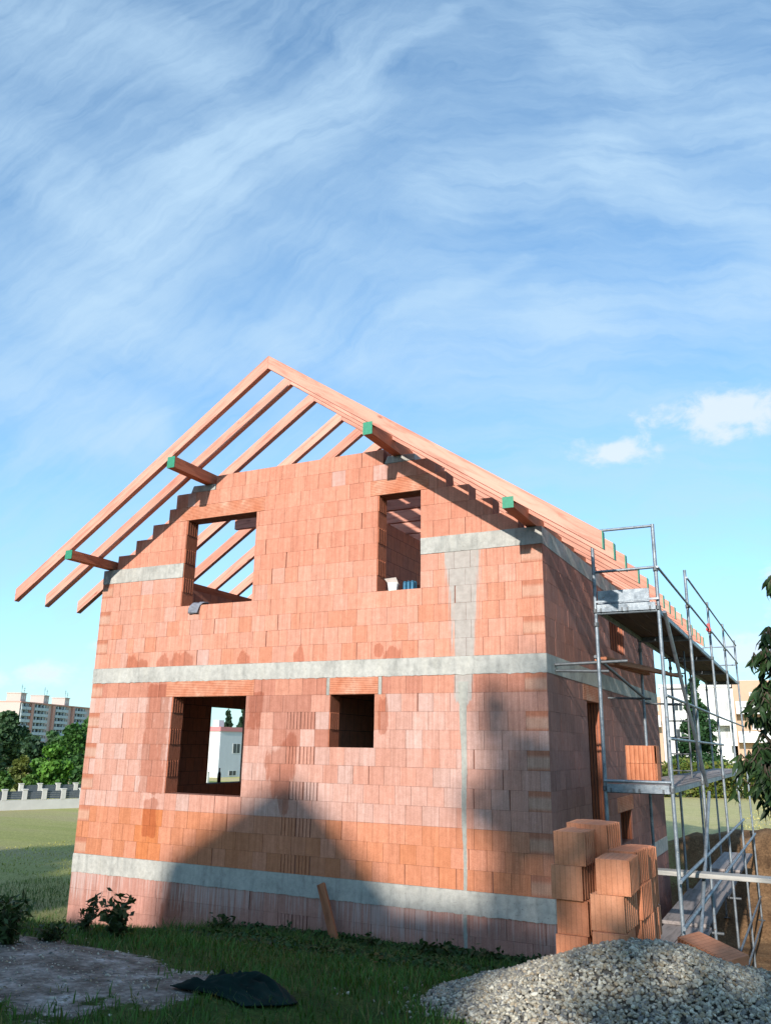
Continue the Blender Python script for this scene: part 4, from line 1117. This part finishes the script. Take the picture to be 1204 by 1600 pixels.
M_BLIND = mat_plain('grey_blind', (.40, .40, .41), .7, .06, 5, .1)
# white fence wall with pillars
def fence(ax, ay, bx, by, label, z0, hb, hp, step, start):
    L_ = math.hypot(bx-ax, by-ay); ang = math.atan2(by-ay, bx-ax)
    t = thing('fence_wall', label, 'fence', (ax, ay, z0), ang, 'white garden walls at left')
    b = MB(); b.box((0, -.12, -.3), (L_, .12, hb)); b.build('base_wall', M_FENCE, t)
    x = start
    while x < L_:
        b = MB(); b.box((x-.10, -.135, hb+.001), (x+.10, .135, hp)); b.box((x-.125, -.16, hp+.001), (x+.125, .16, hp+.04)); b.build('pillar', M_FENCE, t)
        if x+step < L_:
            b = MB()
            for k in range(4): zz = hb+.03+k*(hp-hb-.08)/4; b.box((x+.102, -.02, zz), (x+step-.102, .02, zz+(hp-hb-.08)/4-.006))
            b.build('panel', M_SLAT, t)
        x += step
    return t
pa = ground_at(-60, 43); pb = ground_at(190, 45)
fence(*pa, *pb, 'white garden wall with pillars and dark slat panels across the left field', -1.25, .36, .80, .88, .35)
pa = ground_at(30, 52); pb = ground_at(200, 54)
fence(*pa, *pb, 'rear white-pillared garden fence just behind the first white garden wall', -1.2, .2, .62, 1.0, .4)

def panel_block():
    D = 420; x0, y0 = ground_at(22, D); x1, y1 = ground_at(139, D+62); L_ = math.hypot(x1-x0, y1-y0); ang = math.atan2(y1-y0, x1-x0)
    zt = elev(22, 1097, D)
    t = thing('apartment_block', 'long pink and grey panel apartment block on the horizon above the trees', 'building', (x0, y0, -1.2), ang)
    H = zt+1.2; fl = 2.8
    b = MB(); b.box((0, 0, 0), (L_, 12, H)); b.build('wall', M_PINK, t)
    b = MB(); b.box((-.35, -.6, 0), (-.01, 12.4, H+.5)); b.build('gable_wall', M_PEACH, t)
    b = MB(); b.box((-.4, -.9, H+.005), (L_+.3, 12.5, H+.55)); b.build('roof', M_REDP, t)
    sec = L_/3.6; pos = .5
    secs = []
    for s in range(4):
        a = pos+(s-.0)*sec*.98 - (sec*.42 if s else 0)
        secs.append((a, min(L_-.4, a+(sec*.40 if s in (0,) else sec*.62))))
    for (a, c) in secs:
        if a > L_-2: continue
        k = 0
        zz = H-fl
        while zz > 1:
            b = MB(); b.box((a, -.05, zz+.25), (c, -.02, zz+2.5)); b.build('window', M_GLASS, t)
            b = MB(); m = max(1, round((c-a)/5.2)); wv = (c-a)/m
            for q in range(m):
                b.box((a+q*wv+.1, -1.2, zz-.05), (a+(q+1)*wv-.1, -1.08, zz+1.05)); b.box((a+q*wv, -1.1, zz-.1), (a+q*wv+.1, -.06, zz+2.65)); b.box((a+q*wv+wv*.45, -.5, zz+.2), (a+q*wv+wv*.62, -.06, zz+2.4))
            b.box((a, -1.25, zz-.25), (c, -.06, zz-.06)); b.build('balcony', M_BALC, t)
            zz -= fl; k += 1
            if k > 7: break
    for k in range(3):
        a = secs[k][1]+.4; b = MB(); w = 1.9
        b.box((secs[k+1][0]-2.4 if k < 3 else a, -1.0, 0), (secs[k+1][0]-.3, -.02, H-.2)); b.build('stair_panel', M_REDP, t)
        zz = H-fl
        for q in range(6):
            b = MB(); b.box((secs[k][1]+1.0, -.05, zz+.7), (secs[k][1]+2.0, -.015, zz+2.1)); b.build('window', M_GLASS, t); zz -= fl
    for k in range(3):
        a = 2+k*sec*1.02; b = MB(); b.box((a, 1, H+.55), (a+4.6, 8, H+4.2)); b.box((a-.3, .7, H+4.2), (a+4.9, 8.3, H+4.5)); o = b.build('lift_housing', M_PEACH, t)
        b = MB(); b.box((a+.8, .95, H+1.6), (a+1.6, .99, H+3)); b.box((a+2.8, .95, H+1.6), (a+3.6, .99, H+3)); b.build('vent_window', M_WHITE, o)
        b = MB()
        for m in range(2): xx = a+3.6+m*2.2; b.tube((xx, 3, H+4.4), (xx, 3, H+8.5-m), .09, 5); b.tube((xx-.9, 3, H+7.6-m), (xx+.9, 3, H+7.6-m), .08, 4); b.tube((xx-.6, 3, H+6.8-m), (xx+.6, 3, H+6.8-m), .08, 4)
        b.build('antenna', M_ZINCD, t)
panel_block()

def white_house():
    a = R(-37.55); x, y = CAM[0]+80*math.sin(a), CAM[1]+80*math.cos(a)
    t = thing('white_house', 'white flat-roofed house, shade coloured grey onto one side, seen through the ground-floor window', 'house', (x, y, -1.25))
    b = MB(); b.box((-6.5, 0, 0), (0, 10, 4.1)); b.build('wall', M_WHITE, t)
    b = MB(); b.box((.002, .02, .0), (.05, 10, 4.1)); b.build('shaded_side', M_WHITE_SHADE, t)  # grey sheet paints the shaded side of the white walls
    b = MB(); b.box((-6.7, -.12, 4.102), (.14, 10.1, 4.5)); b.build('parapet', mat_plain('pink_parapet', (.52, .20, .20), .8), t)
    for (y0, z0, z1) in ((2.0, 2.1, 3.05), (1.6, .10, .62)):
        b = MB(); b.box((.052, y0, z0), (.07, y0+1.3, z1)); f = b.build('window', M_WHITE, t)
        b = MB(); b.box((.071, y0+.08, z0+.06), (.08, y0+.55, z1-.06)); b.box((.071, y0+.65, z0+.06), (.08, y0+1.1, z1-.06)); b.build('pane', M_GLASS, f)
    b = MB(); b.box((-3.2, 3, 4.5), (-2.5, 3.8, 5.2)); b.box((.2-2, 8, 4.5), (-.9, 9, 5.3)); b.build('chimney', M_WHITE, t)
    g = thing('garden_wall', 'low white garden wall in front of the white house seen through the window', 'wall', (x-8, y-9, -1.25))
    b = MB(); b.box((0, 0, -.1), (14, .2, .8)); b.box((-.02, -.03, .801), (14.02, .23, .86)); b.build('wall', M_WHITE, g)
white_house()

def flats():
    D = 84; x, y = ground_at(1110, D); hx_, hy_ = heading(1110); ang = math.atan2(-hx_, hy_); s = D/FPX
    t = thing('block_of_flats', 'white and orange modern flats beyond the hedge at right', 'building', (x, y, -1.1), ang)
    def X(px): return (px-1110)*s*.95
    def Z(py): return elev(1110, py, D)+1.1
    b = MB(); b.box((X(1044), 0, 0), (X(1143), 12, Z(1074))); b.box((X(1042), -.1, Z(1074)+.002), (X(1145), 12.2, Z(1074)+.3)); b.build('wall', M_WHITE, t)
    b = MB(); b.box((X(1138), -1.6, Z(1165)), (X(1146), -.003, Z(1078))); b.build('pier', M_WHITE, t)
    b = MB(); b.box((X(1146.2), -1.0, 0), (X(1260), 11, Z(1065))); b.build('orange_wall', M_ORNG, t)
    b = MB(); b.box((X(1000), -.6, 0), (X(1043.8), 11, Z(1089))); b.build('orange_wall', M_ORNG, t)
    for (a, c, p, q, yy) in ((1124, 1140, 1094, 1114, 0), (1129, 1143, 1136, 1155, 0), (1168, 1186, 1083, 1098, -1.0), (1168, 1186, 1122, 1140, -1.0), (1030, 1040, 1102, 1112, -.6), (1029, 1038, 1142, 1158, -.6), (1062, 1076, 1096, 1112, 0), (1062, 1076, 1138, 1154, 0)):
        b = MB(); b.box((X(a), yy-.05, Z(q)), (X(c), yy-.004, Z(p))); f = b.build('window', M_WHITE, t)
        b = MB(); m = (a+c)/2; b.box((X(a)+.1, yy-.07, Z(q)+.1), (X(m)-.04, yy-.052, Z(p)-.1)); b.box((X(m)+.04, yy-.07, Z(q)+.1), (X(c)-.1, yy-.052, Z(p)-.1)); b.build('pane', M_BLIND if a in (1124, 1129) else M_GLASS, f)
    for (a, c, p, q, yy) in ((1148, 1200, 1098, 1117, -2.4), (1148, 1200, 1143, 1160, -2.4), (1016, 1043, 1119, 1137, -2.0), (1118, 1143, 1131, 1134, -1.4)):
        b = MB(); b.box((X(a), yy, Z(q)), (X(c), yy+.1, Z(p))); b.box((X(a), yy+.101, Z(q)), (X(c), -.01 if yy == -1.4 else (-1.01 if yy == -2.4 else -.61), Z(q)+.18)); b.build('balcony', M_WHITE, t)
    gx_, gy_ = ground_at(1020, 70); 
    w = thing('garden_wall', 'pale low wall between the hedge and the white and orange flats', 'wall', (gx_, gy_, -1.1), ang)
    b = MB(); b.box((0, 0, -.1), (9, .2, 1.55)); b.box((-.02, -.03, 1.551), (9.02, .23, 1.62)); b.build('wall', mat_plain('pale_wall', (.5, .47, .41), .9), w)
flats()

# ------------------------------------------------------------------ unseen house and trees placed behind the camera to shade the foreground
def build_shadow_house():
    t = thing('shadow_house', 'unseen gabled house shaped to cast the peaked shadow on the front wall', 'house', (-1.0, -30, .25))
    b = MB()
    xa, hA = 0, 12.75
    P = [(-2.25, 0, 0), (1.62, 0, 0), (1.62, 0, 11.30), (.25, 0, 12.55), (xa-.1, 0, hA), (-.45, 0, 12.62), (-2.25, 0, 11.50)]  # unseen outline, shaped so its shadow peaks on the front wall
    i0 = [b.vert(p) for p in P]; i1 = [b.vert((p[0], -7, p[2])) for p in P]
    b.f += [tuple(reversed(i0)), tuple(i1)]
    for k in range(7): b.f.append((i0[k], i0[(k+1) % 7], i1[(k+1) % 7], i1[k]))
    b.box((1.63, -8, 0), (4.2, -1, 9.0)); b.build('wall', M_WHITE, t)
    b = MB(); b.hexa([(1.64, -8.3, 8.8), (4.3, -8.3, 8.8), (4.3, -.7, 8.8), (1.64, -.7, 8.8), (1.64, -4.1, 12.75), (4.3, -4.1, 12.75), (4.3, -3.9, 12.75), (1.64, -3.9, 12.75)]); b.build('roof', M_REDP, t)
    for (x, z) in ((-.6, 1.2), (-.6, 4.2), (3, 1.2), (3, 4.2)):
        yy = 0 if x < 2 else -1.0
        b = MB(); b.box((x, yy+.002, z), (x+1.2, yy+.06, z+1.4)); b.build('window', M_GLASS, t)
build_shadow_house()
leafy_tree('broadleaf_tree', 'tall leafy tree standing behind the viewpoint on the right', (3.1, -33, .2), 15.8, 5.6, (.04, .08, .02), 4000, .36, None, 'round', 90)
leafy_tree('broadleaf_tree', 'slender leafy tree standing behind the viewpoint on the far right', (6.4, -24, .2), 11.0, 7.0, (.04, .08, .02), 5200, .36, None, 'round', 91)
leafy_tree('broadleaf_tree', 'dense low tree added behind the viewpoint to shade the gravel heap', (5.3, -21.5, .2), 9.0, 5.0, (.04, .08, .02), 1900, .34, None, 'round', 95)  # added to bring the gravel heap into shade
leafy_tree('broadleaf_tree', 'round tree standing behind the viewpoint on the left', (-9.6, -20, .2), 9.0, 5.2, (.04, .08, .02), 9000, .40, None, 'round', 92)
leafy_tree('broadleaf_tree', 'wide tree standing behind the viewpoint on the far left', (-14.3, -20, .2), 9.6, 7.5, (.04, .08, .02), 10000, .40, None, 'round', 93)
leafy_tree('broadleaf_tree', 'broad tree added for shade behind the viewpoint beyond the far left one', (-20.5, -20, .2), 9.6, 8.5, (.04, .08, .02), 9000, .42, None, 'round', 96)  # added to thicken the shade over the left field
leafy_tree('broadleaf_tree', 'tall bushy tree added as shade filler behind the viewpoint behind the round left tree', (-11.6, -22, .2), 9.6, 6.4, (.04, .08, .02), 9000, .40, None, 'round', 97)  # added to close a lit gap in the left field's shade
leafy_tree('broadleaf_tree', 'tall bushy tree added as shade filler behind the viewpoint behind the far left trees', (-17.6, -22, .2), 9.9, 7.4, (.04, .08, .02), 9000, .40, None, 'round', 98)  # added with the tree above, fills the remaining lit gap
leafy_tree('broadleaf_tree', 'small tree standing behind the viewpoint between the house and the round tree', (-5.6, -21, .2), 6.9, 5.0, (.04, .08, .02), 9000, .36, None, 'round', 94)

# ------------------------------------------------------------------ light and sky
SD = Vector((-.095, 1, -.39)).normalized()
sun = bpy.data.lights.new('sun', 'SUN'); sun.energy = 4.0; sun.angle = R(.8); sun.color = (1, .93, .84)
so = bpy.data.objects.new('sun', sun); COL.objects.link(so); so.rotation_euler = SD.to_track_quat('-Z', 'Y').to_euler()
w = bpy.data.worlds.new('World'); sc.world = w; w.use_nodes = True; nt = w.node_tree
class WT(NT):
    def __init__(s): s.t = nt
W = WT(); bg = nt.nodes['Background']; wo = nt.nodes['World Output']
sky = W.n('ShaderNodeTexSky'); sky.sky_type = 'NISHITA'; sky.sun_disc = False
sky.sun_elevation = math.asin(-SD.z); sky.sun_rotation = math.atan2(-SD.x, -SD.y); sky.air_density = 1.0; sky.dust_density = .6; sky.ozone_density = 1.6
tc = W.n('ShaderNodeTexCoord'); D = W.sepx(tc.outputs['Generated'])
zc = W.math('ADD', W.math('MAXIMUM', D[2], 0), .16)
# rotate to the viewing heading, then project to a cloud ceiling
ch, sh = math.cos(YAW), math.sin(YAW)
rx = W.math('SUBTRACT', W.math('MULTIPLY', D[0], ch), W.math('MULTIPLY', D[1], -0-sh*-1) if False else W.math('MULTIPLY', D[1], sh))
ry = W.math('ADD', W.math('MULTIPLY', D[0], sh), W.math('MULTIPLY', D[1], ch))
px = W.math('DIVIDE', rx, zc); py = W.math('DIVIDE', ry, zc)
flat = W.comb(px, py, 0)
def wnoise(vec, sx, sy, rot, detail, rough, dist, off=(0, 0, 0)):
    m = W.n('ShaderNodeMapping'); m.inputs['Scale'].default_value = (sx, sy, 1); m.inputs['Rotation'].default_value = (0, 0, rot); m.inputs['Location'].default_value = off
    W.l(vec, m.inputs[0]); return W.noise(m.outputs[0], 1, detail, rough, dist)
fy = W.math('MAXIMUM', ry, .12); cu = W.math('DIVIDE', rx, fy); cw = W.math('DIVIDE', D[2], fy)
scr = W.comb(cu, cw, 0)
def uw(x, y):                        # sight line -> fixed world plane of cloud bands
    d = CF + CR*(x-602)/FPX - CU*(y-800)/FPX
    a = d[0]*ch-d[1]*sh; b = d[0]*sh+d[1]*ch; return np.array([a/b, d[2]/b, 0])
wn_ = W.n('ShaderNodeTexNoise'); W.l(scr, wn_.inputs['Vector']); wn_.inputs['Scale'].default_value = 3.2; wn_.inputs['Detail'].default_value = 5; wn_.inputs['Roughness'].default_value = .6
wv = W.n('ShaderNodeVectorMath', operation='MULTIPLY_ADD'); W.l(wn_.outputs['Color'], wv.inputs[0]); wv.inputs[1].default_value = (.16, .16, 0)
off = W.n('ShaderNodeVectorMath', operation='ADD'); W.l(scr, off.inputs[0]); off.inputs[1].default_value = (-.08, -.08, 0); W.l(off.outputs[0], wv.inputs[2])
Pw = wv.outputs[0]
bands = [((130, 470), (340, 240), 150, .85), ((340, 250), (560, 130), 95, .6), ((470, 250), (560, 50), 80, .4), ((680, 290), (960, 230), 90, .6), ((940, 250), (1230, 345), 85, .6),
         ((560, 95), (700, 40), 30, .5), ((900, 60), (1200, 190), 120, .45), ((610, 495), (820, 405), 18, .35), ((-20, 170), (160, 330), 100, .4), ((130, 540), (430, 560), 80, .5),
         ((440, 525), (900, 500), 80, .5), ((880, 500), (1220, 440), 90, .55), ((-20, 590), (210, 690), 70, .55), ((40, 710), (230, 690), 32, .5), ((-20, 10), (330, 90), 110, .45), ((560, 560), (1010, 640), 50, .4), ((420, 380), (700, 440), 50, .25), ((700, 700), (1150, 760), 60, .3)]
S = None
for (a, b_, wd, st_) in bands:
    A = uw(*a); B = uw(*b_); AB = B-A; ww = wd/FPX*1.3
    v1 = W.n('ShaderNodeVectorMath', operation='SUBTRACT'); W.l(Pw, v1.inputs[0]); v1.inputs[1].default_value = A
    v2 = W.n('ShaderNodeVectorMath', operation='DOT_PRODUCT'); W.l(v1.outputs[0], v2.inputs[0]); v2.inputs[1].default_value = AB/np.dot(AB, AB)
    tt = W.math('MULTIPLY', v2.outputs['Value'], 1, True)
    v3 = W.n('ShaderNodeVectorMath', operation='SCALE'); v3.inputs[0].default_value = AB; W.l(tt, v3.inputs['Scale'])
    v4 = W.n('ShaderNodeVectorMath', operation='DISTANCE'); W.l(v1.outputs[0], v4.inputs[0]); W.l(v3.outputs[0], v4.inputs[1])
    q = W.mapr(v4.outputs['Value'], 0, ww, st_, 0, True)
    S = q if S is None else W.math('ADD', S, q)
def streak(rot, sx, sy, off_):
    m = W.n('ShaderNodeMapping'); m.vector_type = 'TEXTURE'; m.inputs['Rotation'].default_value = (0, 0, rot); m.inputs['Scale'].default_value = (1/sx, 1/sy, 1); m.inputs['Location'].default_value = off_
    W.l(Pw, m.inputs[0]); return W.noise(m.outputs[0], 1, 10, .62, .12)
k1 = streak(R(48), 2.2, 9.5, (0, 0, 0)); k2 = streak(R(6), 2.0, 11, (3, 1, 0)); k3 = streak(R(-28), 2.6, 12, (5, 2, 0))
side = W.mapr(cu, -.12, .16, 0, 1, True); low = W.mapr(cw, .32, .52, 1, 0, True)
k = W.math('ADD', W.math('MULTIPLY', k1, W.math('SUBTRACT', 1, side)), W.math('MULTIPLY', k2, side))
k = W.math('ADD', W.math('MULTIPLY', k, .62), W.math('MULTIPLY', k3, .38))
tex = W.mapr(k, .36, .64, 0, 1)
fine = W.noise(Pw, 9, 8, .65)
k4 = W.math('ADD', W.math('MULTIPLY', streak(R(42), 5, 34, (1, 7, 0)), W.math('SUBTRACT', 1, side)), W.math('MULTIPLY', streak(R(3), 5, 38, (8, 2, 0)), side))
wisp = W.mapr(k4, .36, .66, 0, 1)
den = W.math('ADD', W.math('MULTIPLY', S, .95), W.mapr(cw, .15, .9, .62, .44))
den = W.math('MULTIPLY', den, W.math('ADD', .24, W.math('ADD', W.math('MULTIPLY', tex, .50), W.math('MULTIPLY', W.math('MULTIPLY', wisp, fine), .72))))
cir = W.math('SUBTRACT', 1, W.math('POWER', 2.718, W.math('MULTIPLY', den, -1.45)))
cir = W.math('MAXIMUM', cir, W.mapr(cw, .0, .12, .5, 0, True))
# small cumulus puffs placed by heading and height
hz_ = W.math('SQRT', W.math('ADD', W.math('MULTIPLY', D[0], D[0]), W.math('MULTIPLY', D[1], D[1])))
az = W.math('MULTIPLY', W.math('ARCTAN2', D[0], D[1]), 180/math.pi); el = W.math('MULTIPLY', W.math('ARCTAN2', D[2], hz_), 180/math.pi)
cn = W.noise(W.comb(W.math('MULTIPLY', az, .42), W.math('MULTIPLY', el, .62), 0), 1, 6, .6, .2)
puffs = None
for (a, e, wa, we) in ((-2.6, 21.3, 6.2, 2.1), (-10.1, 19.6, 3.8, 1.15), (-49.0, 4.1, 3.8, 1.0), (-44.0, 6.0, 3.0, .6), (1.0, 9.5, 3.2, 2.6), (-52.5, 4.2, 2.6, 1.2), (-2.5, 6.2, 4.5, 1.8)):
    dx = W.math('DIVIDE', W.math('SUBTRACT', az, a), wa); dy = W.math('DIVIDE', W.math('SUBTRACT', el, e), we)
    d = W.math('SUBTRACT', 1, W.math('SQRT', W.math('ADD', W.math('MULTIPLY', dx, dx), W.math('MULTIPLY', dy, dy))))
    puffs = d if puffs is None else W.math('MAXIMUM', puffs, d)
pf = W.mapr(W.math('ADD', puffs, W.math('MULTIPLY', W.math('SUBTRACT', cn, .5), 2.2)), .05, .75, 0, .8, True)
bgc = W.n('ShaderNodeBackground'); bgc.inputs[0].default_value = (.56, .785, 1.0, 1); bgc.inputs[1].default_value = .68
bgp = W.n('ShaderNodeBackground'); bgp.inputs[0].default_value = (.80, .88, 1.0, 1); bgp.inputs[1].default_value = .72
skc = W.mix(1, sky.outputs[0], (.63, .98, 1.14), 'MULTIPLY'); W.l(skc, bg.inputs[0]); bg.inputs[1].default_value = .15
m1 = W.n('ShaderNodeMixShader'); W.l(cir, m1.inputs[0]); W.l(bg.outputs[0], m1.inputs[1]); W.l(bgc.outputs[0], m1.inputs[2])
m2 = W.n('ShaderNodeMixShader'); W.l(pf, m2.inputs[0]); W.l(m1.outputs[0], m2.inputs[1]); W.l(bgp.outputs[0], m2.inputs[2])
W.l(m2.outputs[0], wo.inputs[0])
sc.view_settings.view_transform = 'Standard'; sc.view_settings.look = 'None'; sc.view_settings.exposure = .57; sc.view_settings.gamma = 1
sc.cycles.max_bounces = 6; sc.cycles.transparent_max_bounces = 4
